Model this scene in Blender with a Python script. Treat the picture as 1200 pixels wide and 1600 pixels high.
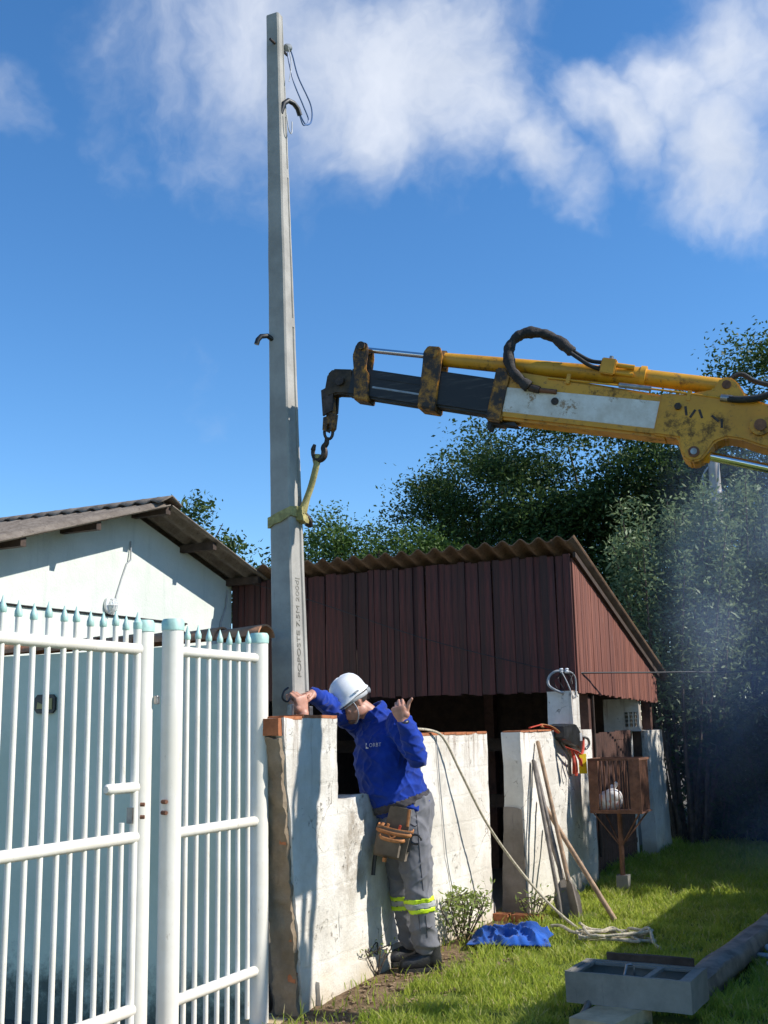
import bpy, bmesh, math, random
from mathutils import Vector, Matrix, noise, Quaternion
from mathutils.bvhtree import BVHTree
for o in list(bpy.data.objects): bpy.data.objects.remove(o)
random.seed(7)
scene = bpy.context.scene
COL = scene.collection
PI = math.pi
# ------------------------------------------------------------------ camera
cam = bpy.data.cameras.new('camera'); camo = bpy.data.objects.new('camera', cam); COL.objects.link(camo)
cam.sensor_fit = 'VERTICAL'; cam.sensor_height = 36.0; cam.lens = 36.0 * 1750 / 1600
cam.clip_start = 0.05; cam.clip_end = 3000
camo.matrix_world = (Matrix.Translation((0, 0, 1.43)) @ Matrix.Rotation(math.radians(25.5), 4, 'Z')
                     @ Matrix.Rotation(math.radians(100.9), 4, 'X') @ Matrix.Rotation(math.radians(-1.2), 4, 'Z'))
scene.camera = camo
# ------------------------------------------------------------------ light
SUN_EL, SUN_AZ = math.radians(39), math.radians(16)
SUNV = Vector((math.cos(SUN_EL) * math.cos(SUN_AZ), math.cos(SUN_EL) * math.sin(SUN_AZ), math.sin(SUN_EL)))
sl = bpy.data.lights.new('sun', 'SUN'); sl.energy = 4.2; sl.angle = math.radians(0.55); sl.color = (1.0, 0.95, 0.87)
slo = bpy.data.objects.new('sun', sl); COL.objects.link(slo)
slo.rotation_euler = SUNV.to_track_quat('Z', 'Y').to_euler()
world = bpy.data.worlds.new('World'); scene.world = world; world.use_nodes = True
SKY_STR = 0.15
def build_world():
    nt = world.node_tree; N = nt.nodes; L = nt.links
    for n in list(N): N.remove(n)
    out = N.new('ShaderNodeOutputWorld'); bg = N.new('ShaderNodeBackground'); bg.inputs[1].default_value = SKY_STR
    sky = N.new('ShaderNodeTexSky'); sky.sky_type = 'NISHITA'; sky.sun_disc = False
    sky.sun_elevation = SUN_EL; sky.sun_rotation = PI / 2 - SUN_AZ
    sky.altitude = 50; sky.air_density = 0.92; sky.dust_density = 0.0; sky.ozone_density = 4.0
    hsv = N.new('ShaderNodeHueSaturation'); hsv.inputs['Saturation'].default_value = 1.20; hsv.inputs['Hue'].default_value = 0.500; hsv.inputs['Value'].default_value = 0.87
    L.new(sky.outputs[0], hsv.inputs['Color'])
    tc = N.new('ShaderNodeTexCoord'); d = tc.outputs['Generated']
    def noise_tex(scale, detail, rough, dist=0.0, vec=None):
        n = N.new('ShaderNodeTexNoise'); n.inputs['Scale'].default_value = scale; n.inputs['Detail'].default_value = detail
        n.inputs['Roughness'].default_value = rough; n.inputs['Distortion'].default_value = dist
        L.new(vec or d, n.inputs['Vector']); return n
    def m(op, a, b=None):
        n = N.new('ShaderNodeMath'); n.operation = op
        for i, v in enumerate((a, b)):
            if v is None: continue
            if isinstance(v, (int, float)): n.inputs[i].default_value = v
            else: L.new(v, n.inputs[i])
        return n.outputs[0]
    # warp the lookup direction a little so the cloud edges are ragged
    w = noise_tex(5.0, 5, 0.6)
    sub = N.new('ShaderNodeVectorMath'); sub.operation = 'SUBTRACT'; L.new(w.outputs['Color'], sub.inputs[0]); sub.inputs[1].default_value = (.5, .5, .5)
    sc = N.new('ShaderNodeVectorMath'); sc.operation = 'SCALE'; sc.inputs['Scale'].default_value = 0.16; L.new(sub.outputs[0], sc.inputs[0])
    ad = N.new('ShaderNodeVectorMath'); ad.operation = 'ADD'; L.new(d, ad.inputs[0]); L.new(sc.outputs[0], ad.inputs[1])
    dw = ad.outputs[0]
    fbm = noise_tex(6.5, 8, 0.58, 0.2, dw)
    big = noise_tex(1.7, 3, 0.5, 0.0)
    puffs = [((-0.516, 0.657, 0.55), 0.134, 0.4), ((-0.454, 0.703, 0.547), 0.146, 0.5), ((-0.393, 0.744, 0.541), 0.146, 0.52), ((-0.34, 0.779, 0.527), 0.134, 0.58), ((-0.309, 0.807, 0.504), 0.095, 0.46), ((-0.369, 0.789, 0.491), 0.084, 0.32), ((-0.281, 0.772, 0.57), 0.09, 0.36), ((-0.188, 0.852, 0.489), 0.065, 0.42), ((-0.134, 0.851, 0.508), 0.07, 0.4), ((-0.087, 0.849, 0.521), 0.085, 0.44), ((-0.257, 0.849, 0.461), 0.045, 0.36), ((-0.229, 0.866, 0.445), 0.04, 0.28), ((-0.11, 0.882, 0.457), 0.085, 0.42), ((-0.079, 0.9, 0.43), 0.07, 0.4), ((-0.053, 0.866, 0.498), 0.1, 0.45), ((-0.603, 0.607, 0.517), 0.06, 0.42), ((-0.584, 0.634, 0.506), 0.04, 0.3), ((-0.554, 0.777, 0.299), 0.05, 0.16), ((-0.55, 0.791, 0.267), 0.045, 0.22)]
    acc = None
    for c, r, a in puffs:
        ds = N.new('ShaderNodeVectorMath'); ds.operation = 'DISTANCE'; L.new(dw, ds.inputs[0]); ds.inputs[1].default_value = Vector(c).normalized()
        mr = N.new('ShaderNodeMapRange'); mr.interpolation_type = 'SMOOTHSTEP'
        mr.inputs['From Min'].default_value = r * 1.25; mr.inputs['From Max'].default_value = 0.0
        mr.inputs['To Min'].default_value = 0.0; mr.inputs['To Max'].default_value = a
        L.new(ds.outputs['Value'], mr.inputs['Value'])
        acc = mr.outputs[0] if acc is None else m('MAXIMUM', acc, mr.outputs[0])
    dens = m('ADD', m('MULTIPLY', fbm.outputs['Fac'], 0.85), acc)
    dens = m('ADD', dens, m('MULTIPLY', m('SUBTRACT', big.outputs['Fac'], 0.5), 0.25))
    ramp = N.new('ShaderNodeMapRange'); ramp.interpolation_type = 'SMOOTHSTEP'
    ramp.inputs['From Min'].default_value = 0.54; ramp.inputs['From Max'].default_value = 1.02
    ramp.inputs['To Max'].default_value = 0.86
    L.new(dens, ramp.inputs['Value'])
    tone = N.new('ShaderNodeMapRange'); L.new(noise_tex(4.0, 6, 0.6, 0.3, dw).outputs['Fac'], tone.inputs['Value'])
    tone.inputs['From Min'].default_value = .35; tone.inputs['From Max'].default_value = .65
    cc = N.new('ShaderNodeMix'); cc.data_type = 'RGBA'; L.new(tone.outputs[0], cc.inputs['Factor'])
    k = 0.1 / SKY_STR
    cc.inputs['A'].default_value = (3.9 * k, 4.4 * k, 5.3 * k, 1); cc.inputs['B'].default_value = (6.0 * k, 6.3 * k, 6.9 * k, 1)
    mx = N.new('ShaderNodeMix'); mx.data_type = 'RGBA'; L.new(ramp.outputs[0], mx.inputs['Factor'])
    L.new(hsv.outputs[0], mx.inputs['A']); L.new(cc.outputs['Result'], mx.inputs['B'])
    L.new(mx.outputs['Result'], bg.inputs[0]); L.new(bg.outputs[0], out.inputs[0])
build_world()
vs = scene.view_settings; vs.view_transform = 'Standard'; vs.look = 'None'; vs.gamma = 1.0; vs.exposure = 0.60; vs.use_curve_mapping = False

# ------------------------------------------------------------------ helpers
def tag(o, label=None, cat=None, group=None, kind=None):
    if label: o['label'] = label
    if cat: o['category'] = cat
    if group: o['group'] = group
    if kind: o['kind'] = kind
    return o
def empty(name, label, cat, loc=(0, 0, 0), rz=0.0, group=None):
    o = bpy.data.objects.new(name, None); COL.objects.link(o); o.empty_display_size = 0.2
    o.location = loc; o.rotation_euler = (0, 0, rz)
    return tag(o, label, cat, group)
def link(name, me, m, parent=None):
    o = bpy.data.objects.new(name, me); COL.objects.link(o)
    if m is not None and not me.materials: me.materials.append(m)
    if parent is not None: o.parent = parent
    return o
class MB:
    """collects shapes into one mesh"""
    def __init__(s): s.v = []; s.f = []
    def add(s, vs, fs, M=None):
        b = len(s.v)
        s.v += [tuple(M @ Vector(p)) for p in vs] if M is not None else [tuple(p) for p in vs]
        s.f += [tuple(b + i for i in f) for f in fs]; return s
    def box(s, a, b, M=None, bev=0.0):
        x0, y0, z0 = a; x1, y1, z1 = b
        if bev <= 0:
            return s.add([(x0, y0, z0), (x1, y0, z0), (x1, y1, z0), (x0, y1, z0), (x0, y0, z1), (x1, y0, z1), (x1, y1, z1), (x0, y1, z1)],
                         [(0, 3, 2, 1), (4, 5, 6, 7), (0, 1, 5, 4), (1, 2, 6, 5), (2, 3, 7, 6), (3, 0, 4, 7)], M)
        bm = bmesh.new(); r = bmesh.ops.create_cube(bm, size=1)
        for v in bm.verts: v.co = Vector(((x0 + x1) / 2 + v.co.x * (x1 - x0), (y0 + y1) / 2 + v.co.y * (y1 - y0), (z0 + z1) / 2 + v.co.z * (z1 - z0)))
        bmesh.ops.bevel(bm, geom=list(bm.edges), offset=bev, segments=2, affect='EDGES', profile=.5)
        bm.verts.index_update()
        s.add([v.co for v in bm.verts], [[v.index for v in f.verts] for f in bm.faces], M); bm.free(); return s
    def prism(s, poly, axis, a, b, M=None):
        """extrude a 2D polygon; axis 'X': poly=(y,z) etc."""
        n = len(poly)
        def P(p, t): return (t, p[0], p[1]) if axis == 'X' else ((p[0], t, p[1]) if axis == 'Y' else (p[0], p[1], t))
        vs = [P(p, a) for p in poly] + [P(p, b) for p in poly]
        fs = [tuple(range(n))[::-1], tuple(range(n, 2 * n))] + [(i, (i + 1) % n, n + (i + 1) % n, n + i) for i in range(n)]
        return s.add(vs, fs, M)
    def tube(s, pts, rad, seg=8, cap=True, M=None, flat=None, up0=None):
        """tapered tube through points; rad number, list or list of (rx, ry)"""
        pts = [Vector(p) for p in pts]; n = len(pts)
        if isinstance(rad, (int, float)): rad = [rad] * n
        rad = [(r, r) if isinstance(r, (int, float)) else r for r in rad]
        vs = []; fs = []
        t = (pts[1] - pts[0]).normalized()
        up = Vector(up0) if up0 is not None else (Vector((0, 0, 1)) if abs(t.z) < .9 else Vector((0, 1, 0)))
        for i, p in enumerate(pts):
            t = (pts[min(i + 1, n - 1)] - pts[max(i - 1, 0)])
            t = t.normalized() if t.length > 1e-9 else Vector((0, 0, 1))
            sx = t.cross(up)
            if sx.length < 1e-4: sx = t.orthogonal()
            sx.normalize(); up = sx.cross(t).normalized()
            for k in range(seg):
                a = 2 * PI * k / seg
                vs.append(p + sx * (math.cos(a) * rad[i][0]) + up * (math.sin(a) * rad[i][1]))
        for i in range(n - 1):
            for k in range(seg):
                fs.append((i * seg + k, i * seg + (k + 1) % seg, (i + 1) * seg + (k + 1) % seg, (i + 1) * seg + k))
        if cap: fs += [tuple(range(seg))[::-1], tuple((n - 1) * seg + k for k in range(seg))]
        return s.add(vs, fs, M)
    def lathe(s, prof, seg=16, M=None):
        """prof: (r, z) from bottom to top, about Z"""
        vs = []; fs = []; n = len(prof)
        for r, z in prof:
            for k in range(seg): a = 2 * PI * k / seg; vs.append((r * math.cos(a), r * math.sin(a), z))
        for i in range(n - 1):
            for k in range(seg): fs.append((i * seg + k, i * seg + (k + 1) % seg, (i + 1) * seg + (k + 1) % seg, (i + 1) * seg + k))
        fs += [tuple(range(seg))[::-1], tuple((n - 1) * seg + k for k in range(seg))]
        return s.add(vs, fs, M)
    def ell(s, c, r, R=None, seg=16, rings=10):
        vs = []; fs = []; c = Vector(c)
        for i in range(rings + 1):
            th = PI * i / rings
            for k in range(seg):
                a = 2 * PI * k / seg
                p = Vector((r[0] * math.sin(th) * math.cos(a), r[1] * math.sin(th) * math.sin(a), r[2] * math.cos(th)))
                vs.append(c + (R @ p if R is not None else p))
        for i in range(rings):
            for k in range(seg): fs.append((i * seg + k, (i + 1) * seg + k, (i + 1) * seg + (k + 1) % seg, i * seg + (k + 1) % seg))
        return s.add(vs, fs)
    def mesh(s, name='m', smooth=False):
        me = bpy.data.meshes.new(name); me.from_pydata(s.v, [], s.f); me.update()
        bm = bmesh.new(); bm.from_mesh(me); bmesh.ops.recalc_face_normals(bm, faces=bm.faces); bm.to_mesh(me); bm.free()
        if smooth:
            me.polygons.foreach_set('use_smooth', [True] * len(me.polygons))
            try: me.set_sharp_from_angle(angle=math.radians(smooth if smooth is not True else 50))
            except Exception: pass
        return me
    def build(s, name, m, parent=None, smooth=False):
        return link(name, s.mesh(name, smooth), m, parent)
def fnoise(p, sc, seed=0.0):
    return noise.noise(Vector((p[0] * sc + seed, p[1] * sc - seed * .7, p[2] * sc + seed * 1.3)))
def rough_box(a, b, res, amp, sc=6.0, shape=None, seed=0.0):
    """closed box with gridded faces, dented by coherent noise; shape(p)->p deforms it first"""
    n = [max(1, int(round((b[i] - a[i]) / res))) for i in range(3)]
    idx = {}; vs = []; fs = []
    def vid(i, j, k):
        key = (i, j, k)
        if key not in idx:
            p = Vector((a[0] + (b[0] - a[0]) * i / n[0], a[1] + (b[1] - a[1]) * j / n[1], a[2] + (b[2] - a[2]) * k / n[2]))
            if shape: p = Vector(shape(p))
            q = Vector((fnoise(p, sc, seed), fnoise(p, sc, seed + 9), fnoise(p, sc, seed + 21))) * amp
            q += Vector((fnoise(p, sc * 4, seed + 3), fnoise(p, sc * 4, seed + 13), fnoise(p, sc * 4, seed + 25))) * amp * .45
            idx[key] = len(vs); vs.append(p + q)
        return idx[key]
    for k in (0, n[2]):
        for i in range(n[0]):
            for j in range(n[1]): fs.append((vid(i, j, k), vid(i + 1, j, k), vid(i + 1, j + 1, k), vid(i, j + 1, k)))
    for j in (0, n[1]):
        for i in range(n[0]):
            for k in range(n[2]): fs.append((vid(i, j, k), vid(i + 1, j, k), vid(i + 1, j, k + 1), vid(i, j, k + 1)))
    for i in (0, n[0]):
        for j in range(n[1]):
            for k in range(n[2]): fs.append((vid(i, j, k), vid(i, j + 1, k), vid(i, j + 1, k + 1), vid(i, j, k + 1)))
    m = MB(); m.add(vs, fs); return m

# ------------------------------------------------------------------ materials
MATS = {}
class NT:
    def __init__(s, name):
        s.m = bpy.data.materials.new(name); s.m.use_nodes = True; s.t = s.m.node_tree; s.N = s.t.nodes; s.L = s.t.links
        s.b = s.N['Principled BSDF']; s.tc = s.N.new('ShaderNodeTexCoord'); s.P = s.tc.outputs['Object']
    def map(s, scale, vec=None):
        n = s.N.new('ShaderNodeMapping'); n.inputs['Scale'].default_value = scale; s.L.new(vec or s.P, n.inputs['Vector']); return n.outputs[0]
    def noise(s, scale, detail=5, rough=.6, vec=None, dist=0.0):
        n = s.N.new('ShaderNodeTexNoise'); n.inputs['Scale'].default_value = scale; n.inputs['Detail'].default_value = detail
        n.inputs['Roughness'].default_value = rough; n.inputs['Distortion'].default_value = dist
        s.L.new(vec or s.P, n.inputs['Vector']); return n.outputs['Fac']
    def ramp(s, val, lo, hi, a=0.0, b=1.0, smooth=True):
        n = s.N.new('ShaderNodeMapRange'); n.interpolation_type = 'SMOOTHSTEP' if smooth else 'LINEAR'
        n.inputs['From Min'].default_value = lo; n.inputs['From Max'].default_value = hi
        n.inputs['To Min'].default_value = a; n.inputs['To Max'].default_value = b; s.L.new(val, n.inputs['Value']); return n.outputs[0]
    def math(s, op, a, b=None):
        n = s.N.new('ShaderNodeMath'); n.operation = op
        for i, v in enumerate((a, b)):
            if v is None: continue
            if isinstance(v, (int, float)): n.inputs[i].default_value = v
            else: s.L.new(v, n.inputs[i])
        return n.outputs[0]
    def mix(s, f, a, b):
        n = s.N.new('ShaderNodeMix'); n.data_type = 'RGBA'
        if isinstance(f, (int, float)): n.inputs['Factor'].default_value = f
        else: s.L.new(f, n.inputs['Factor'])
        for k, v in (('A', a), ('B', b)):
            if isinstance(v, (tuple, list)): n.inputs[k].default_value = (v[0], v[1], v[2], 1)
            else: s.L.new(v, n.inputs[k])
        return n.outputs['Result']
    def xyz(s):
        n = s.N.new('ShaderNodeSeparateXYZ'); s.L.new(s.P, n.inputs[0]); return n.outputs
    def rand(s): return s.N.new('ShaderNodeObjectInfo').outputs['Random']
    def base(s, c):
        if isinstance(c, (tuple, list)): s.b.inputs['Base Color'].default_value = (c[0], c[1], c[2], 1)
        else: s.L.new(c, s.b.inputs['Base Color'])
        return s
    def rough(s, r):
        if isinstance(r, (int, float)): s.b.inputs['Roughness'].default_value = r
        else: s.L.new(r, s.b.inputs['Roughness'])
        return s
    def metal(s, v): s.b.inputs['Metallic'].default_value = v; return s
    def bump(s, h, strength=.4, dist=.01):
        n = s.N.new('ShaderNodeBump'); n.inputs['Strength'].default_value = strength; n.inputs['Distance'].default_value = dist
        s.L.new(h, n.inputs['Height']); s.L.new(n.outputs[0], s.b.inputs['Normal']); return s
    def spec(s, v): s.b.inputs['Specular IOR Level'].default_value = v; return s
def simple(name, c, rough=.6, metal=0.0, var=.25, sc=8.0, bump=0.0, bsc=60.0, spec=.5, rnd=0.0):
    """one colour with mottling, fine relief and optional per-object variation"""
    t = NT(name)
    n = t.ramp(t.noise(sc, 6, .65), .3, .7)
    lo = tuple(x * (1 - var) for x in c); hi = tuple(min(1, x * (1 + var * .6)) for x in c)
    col = t.mix(n, lo, hi)
    if rnd: col = t.mix(t.ramp(t.rand(), 0, 1, 0, rnd), col, tuple(x * .45 for x in c))
    t.base(col).rough(t.ramp(t.noise(sc * 3, 4), .3, .7, max(.02, rough - .08), min(1, rough + .08))).metal(metal).spec(spec)
    if bump: t.bump(t.noise(bsc, 6, .7), bump, .01)
    return t.m
def wall_white():
    t = NT('whitewash'); x, y, z = t.xyz()
    big = t.noise(2.2, 6, .65); fine = t.noise(22, 8, .75)
    paint = t.mix(t.ramp(big, .35, .7), (.60, .56, .49), (.80, .77, .71))
    # flaked spots showing render underneath
    fl = t.math('MULTIPLY', t.ramp(fine, .57, .64), t.ramp(t.noise(3.1, 5, .65), .47, .60))
    c = t.mix(fl, paint, (.33, .29, .235))
    # vertical runs from the top edge
    streak = t.noise(1.0, 5, .6, t.map((9, 13, .8)))
    st = t.math('MULTIPLY', t.ramp(streak, .53, .66), t.ramp(z, .95, 1.45))
    c = t.mix(t.math('MULTIPLY', st, .75), c, (.25, .17, .12))
    # soil splash at the foot
    sp = t.math('MULTIPLY', t.ramp(t.math('ADD', z, t.math('MULTIPLY', t.noise(4, 6), .38)), .42, .10), .85)
    c = t.mix(sp, c, (.50, .41, .28))
    mo = t.math('MULTIPLY', t.ramp(t.noise(1.6, 8, .72), .52, .70), .6)
    c = t.mix(mo, c, (.43, .40, .35))
    fleck = t.math('MULTIPLY', t.ramp(t.noise(48, 6, .8), .66, .72), t.ramp(t.noise(4.3, 5), .46, .6))
    c = t.mix(t.math('MULTIPLY', fleck, .9), c, (.11, .09, .07))
    crk = t.N.new('ShaderNodeTexVoronoi'); crk.feature = 'DISTANCE_TO_EDGE'; crk.inputs['Scale'].default_value = 2.6
    wv = t.N.new('ShaderNodeVectorMath'); wv.operation = 'ADD'; t.L.new(t.P, wv.inputs[0]); nn = t.N.new('ShaderNodeTexNoise'); nn.inputs['Scale'].default_value = 5; nn.inputs['Detail'].default_value = 6; t.L.new(t.P, nn.inputs['Vector']); sv = t.N.new('ShaderNodeVectorMath'); sv.operation = 'SCALE'; sv.inputs['Scale'].default_value = .28; t.L.new(nn.outputs['Color'], sv.inputs[0]); t.L.new(sv.outputs[0], wv.inputs[1]); t.L.new(wv.outputs[0], crk.inputs['Vector'])
    ck = t.math('MULTIPLY', t.ramp(crk.outputs['Distance'], .010, .002), t.ramp(t.noise(2.0, 4), .5, .58))
    c = t.mix(t.math('MULTIPLY', ck, .75), c, (.16, .13, .10))
    # brown damp patch on the low panel
    pat = t.math('MULTIPLY', t.ramp(t.math('ABSOLUTE', t.math('ADD', t.math('SUBTRACT', y, 6.12), t.math('MULTIPLY', t.math('SUBTRACT', t.noise(3), .5), .6))), .26, .06), t.ramp(z, .30, .62))
    pat = t.math('MULTIPLY', pat, t.ramp(t.noise(9, 7, .75), .36, .60))
    c = t.mix(t.math('MULTIPLY', pat, t.ramp(z, 1.16, 1.10, 0, .75)), c, (.30, .25, .195))
    t.base(c).rough(.9).spec(.2)
    br = t.N.new('ShaderNodeTexBrick'); br.inputs['Scale'].default_value = 1.0; br.inputs['Mortar Size'].default_value = .012
    br.inputs['Brick Width'].default_value = .39; br.inputs['Row Height'].default_value = .19; br.inputs['Mortar Smooth'].default_value = .6
    sw = t.N.new('ShaderNodeCombineXYZ'); t.L.new(t.math('ADD', y, t.math('MULTIPLY', fine, .02)), sw.inputs[0]); t.L.new(t.math('ADD', z, t.math('MULTIPLY', t.noise(6), .03)), sw.inputs[1])
    t.L.new(sw.outputs[0], br.inputs['Vector'])
    h = t.math('ADD', t.math('MULTIPLY', fine, 1.0), t.math('MULTIPLY', br.outputs['Fac'], -.10))
    h = t.math('ADD', h, t.math('MULTIPLY', fl, -.6))
    t.bump(h, .8, .014); return t.m
def boards_red():
    t = NT('red_boards'); r = t.rand()
    v = t.map((26, 26, 1.3)); st = t.noise(1.0, 6, .65, v); st2 = t.noise(1.0, 5, .6, t.map((70, 70, 2.2)))
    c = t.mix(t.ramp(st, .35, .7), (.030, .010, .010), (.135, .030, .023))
    c = t.mix(t.math('MULTIPLY', t.ramp(st2, .54, .68), .7), c, (.055, .022, .02))
    c = t.mix(t.math('MULTIPLY', t.ramp(t.noise(1.0, 7, .75, t.map((30, 30, 4))), .66, .74), .65), c, (.36, .25, .21))
    c = t.mix(t.ramp(r, .2, 1, 0, .7), c, (.028, .013, .010))
    t.base(c).rough(.72).bump(st2, .35, .006); return t.m
def boards_lit():
    t = NT('sunlit_red_boards'); r = t.rand()  # lighter copy of the front boards: sunlight on the gable painted into the colour
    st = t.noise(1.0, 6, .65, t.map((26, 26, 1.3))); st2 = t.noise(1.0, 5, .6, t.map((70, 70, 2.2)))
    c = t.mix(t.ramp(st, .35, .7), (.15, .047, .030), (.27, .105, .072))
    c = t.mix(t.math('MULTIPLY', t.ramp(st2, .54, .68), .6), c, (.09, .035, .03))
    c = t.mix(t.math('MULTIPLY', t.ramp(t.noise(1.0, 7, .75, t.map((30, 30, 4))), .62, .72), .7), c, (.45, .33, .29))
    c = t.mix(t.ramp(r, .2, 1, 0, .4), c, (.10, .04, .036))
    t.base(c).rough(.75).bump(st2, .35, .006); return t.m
def corrugated(name, a, b, lich):
    t = NT(name)
    c = t.mix(t.ramp(t.noise(5, 7, .7), .3, .7), a, b)
    c = t.mix(t.math('MULTIPLY', t.ramp(t.noise(38, 6, .75), .53, .66), .75), c, lich)
    t.base(c).rough(.95).spec(.15).bump(t.noise(90, 5, .7), .5, .008); return t.m
def white_enamel():
    t = NT('white_enamel'); x, y, z = t.xyz()
    c = t.mix(t.ramp(t.noise(5, 5), .35, .7), (.71, .67, .585), (.80, .765, .69))
    c = t.mix(t.math('MULTIPLY', t.ramp(t.noise(1, 8, .75, t.map((30, 30, 9))), .60, .70), .6), c, (.36, .29, .21))
    c = t.mix(t.math('MULTIPLY', t.ramp(t.noise(55, 6, .8), .66, .72), .8), c, (.16, .10, .06))
    t.base(c).rough(.48).bump(t.noise(70, 4), .08, .004); return t.m
def concrete(name, a, b, bump=.3):
    t = NT(name)
    c = t.mix(t.ramp(t.noise(3, 8, .7), .3, .72), a, b)
    c = t.mix(t.math('MULTIPLY', t.ramp(t.noise(1, 6, .7, t.map((20, 20, 2))), .60, .72), .45), c, tuple(x * .55 for x in a))
    t.base(c).rough(.92).spec(.2).bump(t.noise(60, 8, .75), bump, .006); return t.m
def crane_yellow():
    t = NT('crane_yellow')
    c = t.mix(t.ramp(t.noise(4, 5), .3, .7), (.50, .225, .010), (.66, .32, .016))
    gr = t.math('MULTIPLY', t.ramp(t.noise(6, 10, .80), .52, .64), .85)
    c = t.mix(gr, c, (.06, .032, .015))
    c = t.mix(t.math('MULTIPLY', t.ramp(t.noise(26, 7, .75), .58, .68), .8), c, (.14, .06, .02))
    t.base(c).rough(t.ramp(gr, 0, 1, .42, .8)).bump(t.noise(50, 5), .12, .004); return t.m
def worn_yellow():
    t = NT('worn_yellow')
    c = t.mix(t.ramp(t.noise(11, 9, .78), .36, .56), (.46, .20, .015), (.028, .018, .012))
    t.base(c).rough(.6).bump(t.noise(60, 5), .25, .005); return t.m
def boom_black():
    t = NT('greased_black')
    c = t.mix(t.ramp(t.noise(1, 6, .7, t.map((3, 20, 40))), .5, .75), (.012, .012, .014), (.07, .065, .06))
    t.base(c).rough(.55); return t.m
def decal_white():
    t = NT('scuffed_white_panel')
    c = t.mix(t.ramp(t.noise(12, 7, .7), .3, .7), (.55, .50, .43), (.72, .69, .64))
    c = t.mix(t.math('MULTIPLY', t.ramp(t.noise(8, 10, .82), .55, .62), .9), c, (.26, .15, .06))
    t.base(c).rough(.5); return t.m
def ground_mat():
    t = NT('lawn_soil'); x, y, z = t.xyz()
    g = t.mix(t.ramp(t.noise(9, 7, .7), .3, .7), (.085, .12, .02), (.15, .18, .04))
    so = t.mix(t.ramp(t.noise(16, 8, .75), .35, .68), (.13, .085, .05), (.27, .19, .115))
    so = t.mix(t.math('MULTIPLY', t.ramp(t.noise(70, 3), .6, .7), .6), so, (.36, .29, .2))
    # bare earth trodden along the foot of the wall and inside the yard
    e = t.math('ADD', x, t.math('MULTIPLY', t.math('SUBTRACT', t.noise(2.4, 5, .6), .5), .9))
    yy = t.ramp(y, 7.2, 5.3, 0, .10)
    near = t.ramp(t.math('SUBTRACT', e, yy), -2.74, -2.92)
    near = t.math('MULTIPLY', near, t.ramp(y, 10.5, 8.0))
    pat = t.math('MULTIPLY', t.ramp(t.noise(1.7, 6, .65), .58, .68), .8)
    c = t.mix(t.math('MAXIMUM', near, pat), g, so)
    yard = t.ramp(x, -3.28, -3.30)
    c = t.mix(yard, c, (.16, .14, .115))
    t.base(c).rough(.95).spec(.1).bump(t.noise(40, 8, .75), .8, .02); return t.m
def leaf(name, a, b, trans=.25, rough=.58):
    t = NT(name)
    geo = t.N.new('ShaderNodeNewGeometry'); r = geo.outputs['Random Per Island']
    c = t.mix(r, a, b)
    if name == 'grass_blades':
        c = t.mix(t.math('MULTIPLY', t.ramp(t.noise(2.2, 5, .65), .42, .66), .55), c, t.mix(r, (.16, .20, .03), (.42, .40, .12)))
        c = t.mix(t.ramp(r, .90, .92), c, (.48, .40, .20))
    t.base(c).rough(rough).spec(.25)
    tr = t.N.new('ShaderNodeBsdfTranslucent'); t.L.new(t.mix(.5, c, tuple(min(1, x * 1.8) for x in b)), tr.inputs[0])
    ms = t.N.new('ShaderNodeMixShader'); ms.inputs[0].default_value = trans
    t.L.new(t.b.outputs[0], ms.inputs[1]); t.L.new(tr.outputs[0], ms.inputs[2])
    t.L.new(ms.outputs[0], t.N['Material Output'].inputs[0]); return t.m
def skin_mat():
    t = NT('skin')
    c = t.mix(t.ramp(t.noise(30, 5), .3, .7), (.42, .20, .135), (.53, .28, .20))
    t.base(c).rough(.5).bump(t.noise(300, 3), .1, .001)
    t.b.inputs['Subsurface Weight'].default_value = .12; t.b.inputs['Subsurface Radius'].default_value = (.01, .004, .002); return t.m
def cloth_mat(name, c, var=.2, weave=420):
    t = NT(name)
    k = t.mix(t.ramp(t.noise(7, 6), .3, .7), tuple(x * (1 - var) for x in c), tuple(min(1, x * (1 + var)) for x in c))
    t.base(k).rough(.9).spec(.2).bump(t.math('ADD', t.noise(weave, 2), t.math('MULTIPLY', t.noise(35, 4), 1.2)), .3, .002)
    t.b.inputs['Sheen Weight'].default_value = .15; return t.m
M = MATS
M['white'] = wall_white(); M['red'] = boards_red(); M['red2'] = boards_lit(); M['enamel'] = white_enamel(); M['yellow'] = crane_yellow()
M['wyellow'] = worn_yellow(); M['bblack'] = boom_black(); M['decal'] = decal_white(); M['ground'] = ground_mat()
M['corr_house'] = corrugated('old_fibre_cement', (.13, .105, .085), (.23, .195, .16), (.055, .045, .038))
M['corr_shed'] = corrugated('brown_fibre_cement', (.16, .095, .06), (.26, .17, .115), (.07, .05, .04))
def house_mat():
    t = NT('pale_aqua_wall'); x, y, z = t.xyz()
    c = t.mix(t.ramp(t.noise(1.6, 7, .7), .3, .7), (.565, .60, .54), (.66, .69, .63))
    st = t.math('MULTIPLY', t.ramp(t.noise(1, 7, .7, t.map((6, 6, .7))), .52, .68), .35)
    c = t.mix(st, c, (.42, .46, .42))
    c = t.mix(t.math('MULTIPLY', t.ramp(t.noise(34, 7, .8), .64, .72), .6), c, (.36, .38, .35))
    t.base(c).rough(.92).spec(.2).bump(t.math('ADD', t.noise(45, 6, .7), t.math('MULTIPLY', t.noise(3, 4), 2.0)), .35, .012); return t.m
M['house'] = house_mat()
M['teal'] = None
M['cap'] = simple('aqua_paint', (.42, .62, .55), .5, var=.2, sc=20)
M['pole'] = concrete('pole_concrete', (.29, .275, .25), (.43, .41, .375))
M['conc'] = concrete('grey_concrete', (.17, .16, .14), (.29, .275, .24))
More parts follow.
